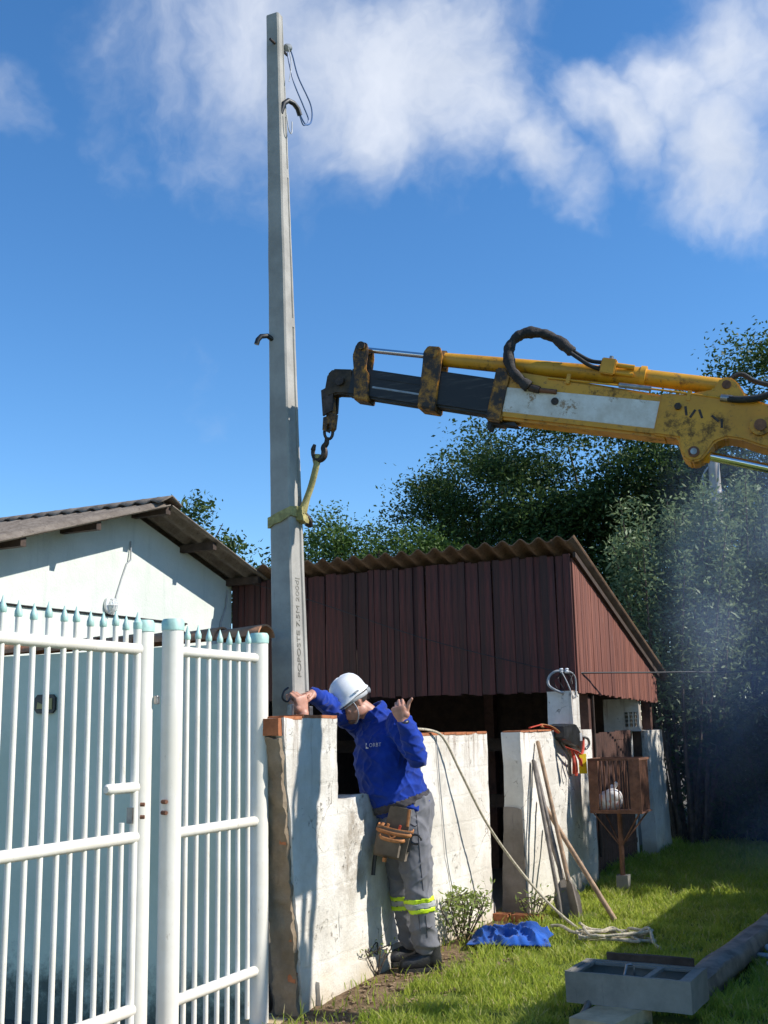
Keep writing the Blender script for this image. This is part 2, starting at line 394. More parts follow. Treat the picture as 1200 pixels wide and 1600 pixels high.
M['conc_dark'] = concrete('stained_concrete', (.16, .135, .11), (.27, .235, .20), .5)
M['brick'] = simple('clay_brick', (.42, .16, .075), .9, var=.35, sc=14, bump=.4, bsc=80, spec=.2, rnd=.35)
M['render_raw'] = concrete('raw_mortar', (.20, .15, .10), (.36, .285, .205), .9)
M['terracotta'] = simple('clay_tile', (.46, .22, .11), .85, var=.4, sc=11, bump=.3, rnd=.3)
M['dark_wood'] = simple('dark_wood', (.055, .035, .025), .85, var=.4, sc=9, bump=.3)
M['old_wood'] = simple('weathered_wood', (.19, .165, .14), .9, var=.5, sc=6, bump=.6, bsc=30)
M['tan_wood'] = simple('tool_handle_wood', (.34, .22, .13), .7, var=.4, sc=16, bump=.2)
M['pale_wood'] = simple('pale_timber', (.46, .36, .22), .8, var=.25, sc=9, bump=.2)
M['rust'] = simple('rusted_steel', (.18, .08, .045), .85, var=.45, sc=13, bump=.4)
M['rust_dark'] = simple('brown_painted_steel', (.10, .045, .032), .7, var=.4, sc=10, bump=.2, rnd=.2)
M['steel'] = simple('worn_steel', (.32, .31, .30), .4, .9, var=.3, sc=20)
M['chrome'] = simple('chromed_rod', (.72, .72, .72), .12, 1.0, var=.08, sc=10)
M['dark_steel'] = simple('dark_hook_steel', (.07, .05, .04), .55, .6, var=.5, sc=25, bump=.2)
M['black'] = simple('black_plastic', (.014, .014, .015), .45, var=.3)
M['rubber'] = simple('black_rubber', (.02, .019, .018), .75, var=.4, sc=20, bump=.3)
M['sleeve'] = simple('hose_sleeve', (.030, .024, .022), .8, var=.6, sc=18, bump=.8, bsc=45)
M['bluewire'] = simple('blue_wire', (.05, .12, .28), .5)
M['greywire'] = simple('grey_wire', (.35, .36, .37), .55)
M['rope'] = simple('pale_rope', (.52, .46, .34), .9, var=.35, sc=50, bump=.6, bsc=220)
M['sling'] = simple('yellow_webbing', (.42, .36, .14), .85, var=.4, sc=22, bump=.5, bsc=160)
M['blue_shirt'] = cloth_mat('royal_blue_cloth', (.006, .034, .27), .25)
M['belt'] = cloth_mat('dark_webbing', (.055, .05, .055), .3)
M['blue_cloth'] = cloth_mat('blue_cloth', (.012, .075, .33), .4)
M['grey_cloth'] = cloth_mat('grey_work_cloth', (.165, .165, .18), .16)
M['hivis'] = simple('lime_tape', (.58, .80, .02), .5, var=.06)
M['silver'] = simple('grey_reflective_tape', (.36, .37, .36), .35, var=.1)
M['boot'] = simple('black_leather', (.018, .018, .020), .5, var=.4, sc=25, bump=.25)
M['skin'] = skin_mat()
M['stubble'] = simple('stubble', (.16, .085, .06), .7, var=.4, sc=90, bump=.5, bsc=300)
M['hair'] = simple('dark_hair', (.05, .035, .027), .7, var=.4, sc=90, bump=.8, bsc=300)
M['helmet'] = simple('white_plastic', (.80, .80, .80), .25, var=.04)
M['canvas'] = cloth_mat('khaki_canvas', (.15, .115, .08), .3)
M['orange'] = simple('orange_leather', (.42, .17, .055), .7, var=.3, sc=30)
M['redstrap'] = simple('red_strap', (.52, .055, .025), .75, var=.3, sc=30, bump=.3)
M['yellow_tag'] = simple('yellow_label', (.85, .62, .015), .5, var=.08)
M['whitepl'] = simple('white_plastic_bag', (.74, .74, .72), .45, var=.12, sc=14)
M['glass'] = simple('lamp_glass', (.70, .72, .70), .15, var=.05)
M['logo'] = simple('pale_print', (.55, .58, .65), .7, var=.05)
M['bark'] = simple('bark', (.10, .075, .055), .95, var=.5, sc=12, bump=.8, bsc=25)
M['plate'] = simple('black_plate', (.012, .014, .016), .35)
M['plate_gold'] = simple('dull_yellow_print', (.42, .34, .12), .5)
def teal_mat():
    t = NT('aged_aqua_wall'); x, y, z = t.xyz()
    c = t.mix(t.ramp(t.noise(2.5, 6, .65), .3, .72), (.60, .655, .50), (.71, .76, .595))
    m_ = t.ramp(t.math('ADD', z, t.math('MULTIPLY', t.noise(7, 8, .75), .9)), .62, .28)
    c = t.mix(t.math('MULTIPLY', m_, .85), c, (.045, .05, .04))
    t.base(c).rough(.92).spec(.2).bump(t.noise(60, 7, .7), .35, .006); return t.m
M['teal'] = teal_mat()
M['leaf_dark'] = leaf('dark_green_leaves', (.018, .042, .010), (.065, .11, .026))
M['leaf_mid'] = leaf('green_leaves', (.028, .065, .012), (.085, .15, .030))
M['leaf_pale'] = leaf('pale_green_leaves', (.075, .12, .05), (.22, .29, .14), .25, .5)
M['grass'] = leaf('grass_blades', (.13, .21, .02), (.40, .46, .07), .45, .5)
M['leaf_weed'] = leaf('weed_leaves', (.10, .15, .035), (.30, .36, .10), .35, .5)
M['soil'] = simple('dry_soil', (.25, .17, .10), .95, var=.5, sc=30, rnd=.0)
# ================================================================== setting
# ground: one sheet, a step lower inside the yard behind the gate
def ground():
    xs = [-400, -120, -40, -20, -12, -8, -5, -3.8, -3.345, -3.325] + [-3.2 + .1 * i for i in range(26)] + [-.4, .2, 1, 3, 8, 20, 60, 150, 400]
    ys = [-200, -60, -15, -4, 0, 2, 3.5] + [4.6 + .12 * i for i in range(80)] + [14.6, 15.5, 18, 24, 40, 90, 250, 900]
    vs = []; fs = []
    for j, y in enumerate(ys):
        for i, x in enumerate(xs):
            z = 0.0
            if x < -3.33 and y < 13.5: z = -.25
            elif -3.35 < x < -.5 and 4.5 < y < 14: z = .022 * fnoise((x, y, 0), 1.4) + .008 * fnoise((x, y, 0), 6) - .008
            if -3.33 < x < -2.7 and 4.4 < y < 6.2: z += -.05 * max(0, min(1, (6.2 - y)))
            vs.append((x, y, z))
    W = len(xs)
    for j in range(len(ys) - 1):
        for i in range(W - 1): fs.append((j * W + i, j * W + i + 1, (j + 1) * W + i + 1, (j + 1) * W + i))
    m = MB(); m.add(vs, fs); o = m.build('ground', M['ground'], None, True); tag(o, kind='structure'); return o
ground()
# ------------------------------------------------------------------ white boundary wall
def brick_mesh(lx, ly, lz, seed):
    return rough_box((-lx / 2, -ly / 2, 0), (lx / 2, ly / 2, lz), min(lx, ly) / 3.01, .004, 9, None, seed)
W1 = empty('boundary_wall', 'whitewashed masonry wall with raw brick end and a low gap where the man leans over', 'wall', (-3.225, 6.8, 0))
def W1p(o): o.parent = W1; o.matrix_parent_inverse = W1.matrix_basis.inverted(); return o
def lean_pier(p):
    t = (1.5 - p.z) / 1.6
    y0 = 5.29 + .20 * max(0, t) ; f = (p.y - 5.29) / .61
    return (p.x, y0 + (5.9 - y0) * f, p.z)
W1p(rough_box((-3.30, 5.29, -.3), (-3.15, 5.90, 1.49), .035, .007, 7, lean_pier).build('pier', M['white'], None, 40))
def low_top(p):
    if p.z > .95: return (p.x, p.y, p.z + .03 * fnoise(p, 5, 4) - .02)
    return p
W1p(rough_box((-3.295, 5.905, -.25), (-3.155, 6.845, 1.045), .035, .006, 7, low_top, 3).build('low_panel', M['white'], None, 40))
def seg2_shape(p): return (p.x, p.y, p.z + (.0 if p.z < 1.2 else .012 * fnoise(p, 4, 2)))
W1p(rough_box((-3.30, 6.85, -.25), (-3.15, 8.385, 1.375), .04, .006, 6, seg2_shape, 5).build('panel', M['white'], None, 40))
# footing ledge along the base
W1p(rough_box((-3.2, 5.62, -.2), (-3.118, 8.37, .10), .05, .012, 5, lambda p: (p.x - max(0, p.z) * .12, p.y, p.z + .05 * fnoise(p, 2.2, 8)), 8).build('footing', M['white'], None, 40))
# raw end of the pier: mortar with exposed broken bricks
def rawshape(p):
    t = (1.5 - p.z) / 1.6; return (p.x, p.y + .20 * max(0, t), p.z)
W1p(rough_box((-3.305, 5.258, -.3), (-3.163, 5.288, 1.392), .02, .016, 13, rawshape, 12).build('raw_end', M['render_raw'], None, 40))
random.seed(3)
for (z, w, h, x) in ((1.400, .14, .092, -3.232), (.60, .085, .05, -3.245), (.33, .07, .06, -3.205), (1.27, .05, .045, -3.195), (.83, .04, .05, -3.19), (.12, .06, .05, -3.20)):
    t = (1.5 - z) / 1.6
    o = brick_mesh(w, .06, h, z).build('brick', M['brick'], None, 40); o.location = (x, 5.278 + .20 * max(0, t) + (-.002 if z > 1.3 else .014), z); o.rotation_euler = (0, 0 if z > 1.3 else random.uniform(-.6, .6), 0); W1p(o)
# thin clay course on top of the wall
def top_course(W, y0, y1, z, xc, par, n, th=.018, tilt=0):
    d = (y1 - y0) / n
    for i in range(n):
        o = brick_mesh(.152, d - .006, th, i * 1.7 + y0).build('brick', M['brick'], None, 40)
        o.location = (xc + random.uniform(-.003, .003), y0 + d * (i + .5), z + random.uniform(-.003, .003)); o.rotation_euler = (random.uniform(-.01, .01), 0, random.uniform(-.02, .02))
        o.parent = par; o.matrix_parent_inverse = par.matrix_basis.inverted()
top_course(W1, 5.292, 5.902, 1.488, -3.224, W1, 3); top_course(W1, 6.86, 8.375, 1.368, -3.222, W1, 7)
# ------------------------------------------------------------------ wall by the shed entrance, with corner pillar
W2 = empty('entrance_wall', 'whitewashed wall with a square pillar on its end, tools leaning on it', 'wall', (-2.96, 9.5, 0))
def par(o, P): o.parent = P; o.matrix_parent_inverse = P.matrix_basis.inverted(); return o
par(rough_box((-3.055, 8.45, -.25), (-2.90, 10.50, 1.375), .05, .007, 6, lambda p: (p.x + (-.07 * max(0, .9 - p.z) if p.x < -3.0 else 0), p.y + .06 * (1.4 - p.z) / 1.6 * (1 if p.y < 9 else 0), p.z), 15).build('panel', M['white'], None, 40), W2)
par(rough_box((-3.125, 9.90, 1.36), (-2.897, 10.14, 1.72), .04, .004, 6, None, 18).build('pillar', M['white'], None, 40), W2)
top_course(W2, 8.46, 9.88, 1.372, -2.972, W2, 7, .012)
par(rough_box((-3.055, 8.436, -.02), (-2.915, 8.462, .78), .03, .006, 8, lambda p: (p.x + (-.07 * max(0, .9 - p.z) if p.x < -3.0 else 0), p.y + .06 * (1.4 - p.z) / 1.6, p.z + (.10 * fnoise(p, 7, 3) if p.z > .6 else 0)), 19).build('raw_end', M['conc_dark'], None, 40), W2)
for i in range(2):
    o = brick_mesh(.24, .11, .07, i + 30).build('brick', M['brick'], None, 40); o.location = (-3.13 + .27 * i, 8.36, -.03); par(o, W2)
# far white column, leaning
W3 = rough_box((-3.04, 12.74, -.2), (-2.88, 13.50, 1.34), .05, .012, 5, lambda p: (p.x, p.y + .10 * (1.3 - p.z), p.z), 22).build('wall_stub', M['white'], None, 40)
tag(W3, 'short flaking white wall stub past the rusty litter cage, against the dark bushes', 'wall')
# ------------------------------------------------------------------ brown corrugated door between the two
door = empty('sheet_gate', 'dark brown corrugated steel gate behind the rusty litter cage', 'gate', (-3.0, 11.3, 0))
def corr(y0, y1, z0, z1, x, pitch, amp, n=6):
    m = MB(); N_ = int((y1 - y0) / pitch * n); vs = []
    for i in range(N_ + 1):
        y = y0 + (y1 - y0) * i / N_; dx = amp * math.sin(2 * PI * i / n)
        vs += [(x + dx, y, z0), (x + dx, y, z1), (x + dx - .004, y, z0), (x + dx - .004, y, z1)]
    fs = []
    for i in range(N_): a = 4 * i; b = a + 4; fs += [(a, b, b + 1, a + 1), (a + 3, b + 3, b + 2, a + 2), (a + 1, b + 1, b + 3, a + 3), (a + 2, b + 2, b, a)]
    m.add(vs, fs); return m
for k in range(3):
    par(corr(10.53 + .69 * k, 11.21 + .69 * k, .0, 1.33 + .01 * k, -3.01 - .012 * k, .085, .011).build('sheet', M['rust_dark'], None, True), door)
par(MB().box((-3.06, 10.52, 1.26), (-3.026, 12.59, 1.31)).build('rail', M['rust_dark']), door)
par(MB().box((-3.06, 10.52, .15), (-3.026, 12.59, .20)).build('rail', M['rust_dark']), door)
# ------------------------------------------------------------------ shed
YF = 10.085
SH = empty('shed', 'dark red plank shed with brown corrugated roof and open front', 'shed', (-4.8, 11.7, 0))
bm_front = MB().box((-.0345, -.011, 1.72), (.0345, .011, 2.985)).mesh('board')
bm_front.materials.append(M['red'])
n = 53; d = (-2.905 + 6.62) / n; random.seed(11)
for i in range(n):
    o = bpy.data.objects.new('board', bm_front); COL.objects.link(o)
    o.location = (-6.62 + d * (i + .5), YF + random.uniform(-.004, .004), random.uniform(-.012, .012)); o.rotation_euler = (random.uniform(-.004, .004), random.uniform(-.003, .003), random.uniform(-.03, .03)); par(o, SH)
def gable_top(y): return 2.955 - .305 * (y - YF)
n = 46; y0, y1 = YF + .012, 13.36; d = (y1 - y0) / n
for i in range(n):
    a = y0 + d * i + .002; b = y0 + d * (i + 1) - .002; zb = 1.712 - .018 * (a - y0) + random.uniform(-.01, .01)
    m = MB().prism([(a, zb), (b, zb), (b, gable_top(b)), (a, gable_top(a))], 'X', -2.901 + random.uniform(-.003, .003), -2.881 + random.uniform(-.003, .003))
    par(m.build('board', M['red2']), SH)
# roof: corrugated sheets running down the slope
def corr_sheet(u0, u1, v0, v1, pitch, amp, th, fz, seg=8, rows=6, phase=0.0):
    """waves across u (X), running along v (Y); fz(v) height"""
    N_ = max(2, int(round((u1 - u0) / pitch * seg))); vs = []; fs = []
    for r in range(rows + 1):
        v = v0 + (v1 - v0) * r / rows
        for i in range(N_ + 1):
            u = u0 + (u1 - u0) * i / N_; z = fz(v) + amp * math.sin(2 * PI * (u / pitch) + phase)
            vs += [(u, v, z), (u, v, z - th)]
    W = 2 * (N_ + 1)
    for r in range(rows):
        for i in range(N_):
            a = r * W + 2 * i; b = a + 2; c = a + W; dd = c + 2
            fs += [(a, b, dd, c), (a + 1, c + 1, dd + 1, b + 1)]
    for i in range(N_):
        a = 2 * i; fs.append((a, a + 1, a + 3, a + 2)); a = rows * W + 2 * i; fs.append((a, a + 2, a + 3, a + 1))
    for r in range(rows):
        for a in (r * W, r * W + 2 * N_): fs.append((a, a + W, a + W + 1, a + 1))
    m = MB(); m.add(vs, fs); return m
zr = lambda v: 3.055 - .305 * (v - YF)
edges = [-6.25, -5.19, -4.13, -3.07 + .0, -2.80]
for i in range(4):
    lift = .006 * (i % 2)
    par(corr_sheet(edges[i], edges[i + 1] + (.06 if i < 3 else 0), 9.90 + random.uniform(-.02, .02), 13.75, .1767, .027, .008, lambda v: zr(v) + lift).build('roof_sheet', M['corr_shed'], None, 60), SH)
par(MB().box((-6.6, YF + .015, 2.90), (-2.92, YF + .075, 2.975)).build('rafter', M['dark_wood']), SH)
par(MB().box((-6.6, YF + .014, 1.74), (-2.92, YF + .07, 1.84)).build('beam', M['dark_wood']), SH)
par(MB().prism([(YF, 2.955), (13.4, gable_top(13.4)), (13.4, gable_top(13.4) + .05), (YF, 3.005)], 'X', -2.87, -2.845).build('barge_board', M['dark_wood']), SH)
for (x, y, w) in ((-2.99, 10.62, .055), (-2.99, 13.25, .05), (-6.5, 10.2, .06), (-4.9, 13.2, .06)):
    par(MB().box((x - w, y - w, -.25), (x + w, y + w, 1.74 if y < 13 else 1.98)).build('post', M['rust_dark']), SH)
par(MB().tube([(-2.93, 10.70, .2), (-2.915, 10.66, 1.72)], .014).build('thin_post', M['dark_wood']), SH)
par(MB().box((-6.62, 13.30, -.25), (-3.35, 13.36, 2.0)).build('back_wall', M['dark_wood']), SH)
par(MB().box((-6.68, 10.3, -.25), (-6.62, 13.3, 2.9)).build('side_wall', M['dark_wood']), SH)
for k, (yy, zz) in enumerate(((11.9, 1.15), (11.9, .55))):
    par(MB().box((-6.5, yy, zz), (-3.6, yy + .05, zz + .14)).build('shelf', M['dark_wood']), SH)
# pierced block wall seen under the eave
PB = empty('pierced_wall', 'small white wall with square vent holes under the shed eave', 'wall', (-3.07, 12.62, 0))
m = MB(); X0, X1, Z0, Z1 = -3.33, -2.93, 0.0, 1.69
m.box((X0, 12.6, Z0), (-3.04, 12.7, 1.335)); m.box((X0, 12.6, 1.335), (X1, 12.7, 1.375)); m.box((X0, 12.6, 1.545), (X1, 12.7, Z1)); m.box((X0, 12.6, 1.375), (-3.115, 12.7, 1.545))
hx = [-3.115, -3.085, -3.055, -3.035, -3.0, -2.985]
cols = [(-3.09, -3.055), (-3.04, -3.005), (-2.99, -2.955)]
m.box((-3.115, 12.6, 1.375), (-3.09, 12.7, 1.545)); m.box((-3.055, 12.6, 1.375), (-3.04, 12.7, 1.545)); m.box((-3.005, 12.6, 1.375), (-2.99, 12.7, 1.545)); m.box((-2.955, 12.6, 1.375), (X1, 12.7, 1.545))
for (a, b) in cols:
    for z in (1.375, 1.42, 1.465, 1.51): m.box((a, 12.602, z), (b, 12.698, z + .010))
par(m.build('block_wall', M['white']), PB)
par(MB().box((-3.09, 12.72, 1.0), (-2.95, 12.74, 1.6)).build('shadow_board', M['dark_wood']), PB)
# ------------------------------------------------------------------ house
HX = -6.64
HO = empty('house', 'pale aqua gabled house with old corrugated fibre cement roof', 'house', (-9, 8.3, 0))
rz_ = lambda y: 3.47 - .30 * abs(y - 8.40)
par(MB().prism([(5.9, -.25), (10.08, -.25), (10.08, rz_(10.08)), (8.40, 3.47), (5.9, rz_(5.9))], 'X', -13.0, HX).build('wall', M['house']), HO)
def slope(sgn, y_end):
    edges = [-6.20 - 1.06 * i for i in range(7)]
    for i in range(6):
        lift = .005 * (i % 2)
        a, b = edges[i + 1], edges[i]
        par(corr_sheet(a - (.05 if i < 5 else 0), b, 8.40 + sgn * .015, y_end, .1767, .028, .010, lambda v: 3.535 - .30 * abs(v - 8.40) + lift, rows=5).build('roof_sheet', M['corr_house'], None, 60), HO)
slope(-1, 5.5); slope(1, 10.30)
for i in range(6):
    x1 = -6.19 - 1.06 * i
    m = MB(); N_ = 24; vs = []; fs = []
    for j in range(N_ + 1):
        x = x1 - 1.08 * j / N_; w = .018 * math.sin(2 * PI * x / .1767)
        for (dy, dz) in ((-.16, -.045 + w), (-.05, .01 + w * .6), (0, .03), (.05, .01 + w * .6), (.16, -.045 + w)): vs.append((x, 8.40 + dy, 3.575 + dz))
    for j in range(N_):
        for q in range(4): fs.append((5 * j + q, 5 * j + q + 1, 5 * j + q + 6, 5 * j + q + 5))
    m.add(vs, fs); o = m.build('ridge_cap', M['corr_house'], None, 60); o.modifiers.new('s', 'SOLIDIFY').thickness = .012; par(o, HO)
for (y, w) in ((8.40, .035), (7.43, .03), (6.55, .03), (9.17, .03), (10.0, .03)):
    z = 3.535 - .30 * abs(y - 8.40) - .032
    par(MB().box((-7.2, y - w, z - .075), (-6.24, y + w, z)).build('purlin', M['dark_wood']), HO)
# bulkhead lamp and its conduit, cable along the wall
la = empty('bulkhead_lamp', 'small white oval bulkhead lamp on the pale house wall', 'lamp', (HX + .003, 8.06, 2.57))
Mr = Matrix.Rotation(PI / 2, 4, 'Y') @ Matrix.Scale(1.25, 4, (1, 0, 0))
m = MB(); m.lathe([(.062, 0), (.066, .012), (.066, .03), (.055, .04)], 20, Mr); par(m.build('housing', M['helmet'], None, 40), la).matrix_parent_inverse = Matrix()
m = MB(); m.lathe([(.048, .036), (.046, .06), (.03, .075), (.0, .08)], 20, Mr); o = m.build('lens', M['glass'], None, True); o.parent = la
for dy in (-.022, 0, .022):
    o = MB().tube([(.035, dy, -.07), (.083, dy, -.045), (.09, dy, 0), (.083, dy, .045), (.035, dy, .07)], .004, 6).build('guard_bar', M['helmet'], None, True); o.parent = la
o = MB().tube([(.045, -.055, 0), (.088, -.03, 0), (.092, 0, 0), (.088, .03, 0), (.045, .055, 0)], .004, 6).build('guard_bar', M['helmet'], None, True); o.parent = la
tag(MB().tube([(HX + .008, 8.13, 2.50), (HX + .008, 8.16, 2.66), (HX + .008, 8.24, 2.85), (HX + .008, 8.30, 2.98), (HX + .03, 8.33, 3.02), (HX + .02, 8.345, 3.10), (HX + .012, 8.35, 3.2)], .008, 6).build('lamp_cable', M['greywire'], None, True), 'grey cable running down the house wall to the bulkhead lamp', 'cable')
tag(MB().tube([(HX + .012, 5.95, 2.476), (HX + .012, 7.0, 2.472), (HX + .012, 8.2, 2.484), (HX + .012, 9.26, 2.49)], .009, 6).build('wall_cable', M['black'], None, True), 'thin dark cable running level along the house wall', 'cable')
# cracks: a dark vertical drain line near the corner
tag(MB().tube([(HX + .014, 9.83, 2.30), (HX + .014, 9.86, 2.55), (HX + .014, 9.95, 2.72), (HX + .014, 9.98, 2.9)], .011, 6).build('corner_cable', M['greywire'], None, True), 'grey cable dropping beside the house corner', 'cable')
# ------------------------------------------------------------------ aqua yard wall with clay coping
YW = empty('yard_wall', 'weathered aqua wall with clay tile coping behind the white gate', 'wall', (-5.5, 5.6, -.25))
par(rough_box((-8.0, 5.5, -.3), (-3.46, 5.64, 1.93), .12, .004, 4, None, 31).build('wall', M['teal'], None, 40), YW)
tile = MB(); vs = []; fs = []; n_ = 10
for e, x in enumerate((-.17, .17)):
    r = .098 if e == 0 else .085
    for k in range(n_ + 1):
        a = PI * k / n_; vs += [(x, -r * math.cos(a), r * .72 * math.sin(a)), (x, -(r - .012) * math.cos(a), (r - .014) * .72 * math.sin(a))]
W_ = 2 * (n_ + 1)
for k in range(n_): a = 2 * k; fs += [(a, a + 2, a + W_ + 2, a + W_), (a + 1, a + W_ + 1, a + W_ + 3, a + 3), (a, a + 1, a + 3, a + 2), (a + W_, a + W_ + 2, a + W_ + 3, a + W_ + 1)]
fs += [(0, W_, W_ + 1, 1), (2 * n_, 2 * n_ + 1, W_ + 2 * n_ + 1, W_ + 2 * n_)]
tile.add(vs, fs); tm = tile.mesh('tile', 40); tm.materials.append(M['terracotta'])
random.seed(5)
for i in range(15):
    o = bpy.data.objects.new('coping_tile', tm); COL.objects.link(o)
    o.location = (-3.60 - .30 * i, 5.57 + random.uniform(-.008, .008), 1.955 + random.uniform(-.004, .006)); o.rotation_euler = (random.uniform(-.04, .04), math.radians(2.0), PI + random.uniform(-.03, .03)); par(o, YW)
pl = empty('wall_plate', 'small black eight-sided plate on the aqua wall behind the gate', 'plate', (-4.995, 5.488, 1.62))
def octa(w, h, c): return [(-w, -h + c), (-w + c, -h), (w - c, -h), (w, -h + c), (w, h - c), (w - c, h), (-w + c, h), (-w, h - c)]
o = MB().prism(octa(.082, .058, .022), 'Y', -.006, .012).build('backing', M['plate']); o.parent = pl
o = MB().prism([(.012, -.035), (.062, -.035), (.062, .035), (.02, .03), (.005, -.0)], 'Y', -.010, -.0065).build('emblem', M['plate_gold']); o.parent = pl
o = MB().prism([(-.06, -.03), (-.01, -.03), (-.012, -.004), (-.055, .012)], 'Y', -.010, -.0065).build('emblem', M['plate_gold']); o.parent = pl
# ------------------------------------------------------------------ white steel gate
GX = -3.30
def post(y, x=GX, r=.05, zt=1.955, label=''):
    p = empty('gate_post', label, 'post', (x, y, -.1), 0, 'round white gate posts')
    o = MB().lathe([(r, 0), (r, zt - .055 + .1)], 24).build('tube', M['enamel'], None, 40); o.parent = p
    o = MB().lathe([(r + .003, zt - .055 + .1), (r + .004, zt + .085), (r - .004, zt + .1), (.0, zt + .102)], 24).build('cap', M['cap'], None, 40); o.parent = p
    return p
post(4.315, -3.335, .047, 1.955, 'white tubular post with aqua cap on the latch side of the gate leaf')
post(4.496, GX, .052, 1.972, 'thick white tubular post with aqua cap between gate leaf and fixed panel')
post(5.285, GX, .050, 1.955, 'white tubular post with aqua cap beside the raw wall end')
def bar_with_tip(par_, y, z0, z1, tipped=True, r=.0125):
    o = MB().lathe([(r, z0), (r, z1)], 10, Matrix.Translation((GX, y, 0))).build('bar', M['enamel'], None, 40); par(o, par_); o.rotation_euler = (random.uniform(-.0018, .0018), random.uniform(-.0015, .0015), 0)
    if tipped:
        s = MB().lathe([(r + .001, z1 - .001), (r + .004, z1 + .004), (r + .003, z1 + .024), (r + .001, z1 + .028), (.0015, z1 + .068)], 10, Matrix.Translation((GX, y, 0))).build('spike', M['cap'], None, 40)
        s.parent = o; s.matrix_parent_inverse = Matrix()
def rail(par_, ya, yb, z, r=.026, name='rail', x=GX):
    e = r * .45
    par(MB().tube([(x, ya - e, z), (x, ya, z), (x, yb, z), (x, yb + e, z)], [(r * .62, r * .62), (r, r), (r, r), (r * .62, r * .62)], 14).build(name, M['enamel'], None, 40), par_)
GL = empty('gate_leaf', 'wide white tubular steel gate leaf with aqua spear tips', 'gate', (GX, 3.3, 0))
for z in (1.812, .968, .235): rail(GL, 2.45, 4.235, z)
ys_ = [3.365, 3.447, 3.539, 3.626, 3.72, 3.802, 3.892, 3.977, 4.061, 4.138]
ys_ = [2.5 + .0865 * i for i in range(10)] + ys_
for y in ys_:
    if abs(y - 4.138) < .001: bar_with_tip(GL, y, 1.18, 1.905); bar_with_tip(GL, y, .05, 1.03, False)
    else: bar_with_tip(GL, y, .05, 1.905 + .004 * math.sin(y * 40))
o = MB().lathe([(.019, .03), (.019, 1.905)], 12, Matrix.Translation((GX, 4.222, 0))).build('end_stile', M['enamel'], None, 40); par(o, GL)
s = MB().lathe([(.019, 1.904), (.021, 1.91), (.021, 1.936), (.017, 1.94), (.0015, 1.985)], 12, Matrix.Translation((GX, 4.222, 0))).build('spike', M['cap'], None, 40); par(s, GL)
rail(GL, 4.035, 4.235, 1.187, .024)
par(MB().box((-3.315, 4.19, 1.03), (-3.285, 4.202, 1.10)).build('latch_plate', M['steel']), GL)
par(MB().tube([(-3.28, 4.243, 1.055), (-3.262, 4.25, 1.055)], .009, 8).build('latch_bolt', M['rust']), GL)
par(MB().tube([(-3.28, 4.243, 1.11), (-3.262, 4.25, 1.11)], .009, 8).build('latch_bolt', M['rust']), GL)
GP = empty('fence', 'narrow fixed white tubular panel with aqua spear tips between two posts', 'fence', (GX, 4.9, 0))
for z in (1.818, .957, .205): rail(GP, 4.46, 5.262, z)
for y in (4.619, 4.707, 4.803, 4.897, 4.988, 5.082, 5.173): bar_with_tip(GP, y, -.02, 1.885)
for z in (1.06, 1.11): par(MB().tube([(-3.30, 4.432, z), (-3.27, 4.425, z)], .010, 8).build('hinge_bolt', M['rust']), GP)
par(MB().box((-3.285, 4.33, 1.56), (-3.262, 4.352, 1.60), None, .004).build('bracket', M['steel']), GP)
st = rough_box((-3.40, 2.3, -.24), (-3.2, 5.47, -.055), .15, .006, 5, None, 40).build('gate_sill', M['pale_wood'], None, 40)
tag(st, 'yellowish concrete sill under the white gate', 'sill')
# ================================================================== concrete pole being set
PO = empty('concrete_pole', 'tall tapered square concrete pole standing behind the white wall', 'pole', (-3.47, 5.98, -.25))
def pole_c(z):
    t = z / 6.08
    return (-3.565 + .060 * t, -3.384 - .027 * t, 5.870 - .180 * t, 6.106 - .345 * t)   # x0,x1,y0,y1
def pole_ring(z, rec=.010):
    x0, x1, y0, y1 = pole_c(z); b = .010; w = y1 - y0
    g0, g1 = y0 + w * .66, y0 + w * .80
    return [(x0 + b, y0), (x1 - b, y0), (x1, y0 + b), (x1, g0), (x1 - rec, g0 + .006), (x1 - rec, g1 - .006), (x1, g1), (x1, y1 - b), (x1 - b, y1), (x0 + b, y1), (x0, y1 - b), (x0, y0 + b)]
zs = [-.25, .6]
for a in (1.2, 2.85, 3.95, 4.95, 5.55): zs += [a, a + .015]
zs += [6.06]
m = MB(); vs = []; fs = []; rec = .0; rings = []
lev = [(-.25, 0), (2.84, .010), (2.845, 0), (2.90, 0), (2.905, .010), (3.93, .010), (3.935, 0), (3.99, 0), (3.995, .010), (4.93, .010), (4.935, 0), (4.99, 0), (4.995, .010), (5.35, .010), (5.355, 0), (6.065, 0)]
ext = []
for i in range(len(lev)):
    ext.append(lev[i])
    if i + 1 < len(lev) and lev[i + 1][0] - lev[i][0] > .3:
        k = int((lev[i + 1][0] - lev[i][0]) / .12)
        for j in range(1, k): t = j / k; ext.append((lev[i][0] + (lev[i + 1][0] - lev[i][0]) * t, .010))
for (z, r) in ext:
    rings.append(len(vs))
    for (x, y) in pole_ring(z, r):
        j = .0022 * fnoise((x * 3, y * 3, z), 7); e = .0
        vs.append((x + j, y + .0035 * fnoise((x, y, z), 9, 4), z))
n = 12
for i in range(len(rings) - 1):
    for k in range(n): fs.append((rings[i] + k, rings[i] + (k + 1) % n, rings[i + 1] + (k + 1) % n, rings[i + 1] + k))
fs += [tuple(range(n)), tuple(rings[-1] + k for k in range(n))]
m.add(vs, fs); par(m.build('shaft', M['pole'], None, 25), PO)
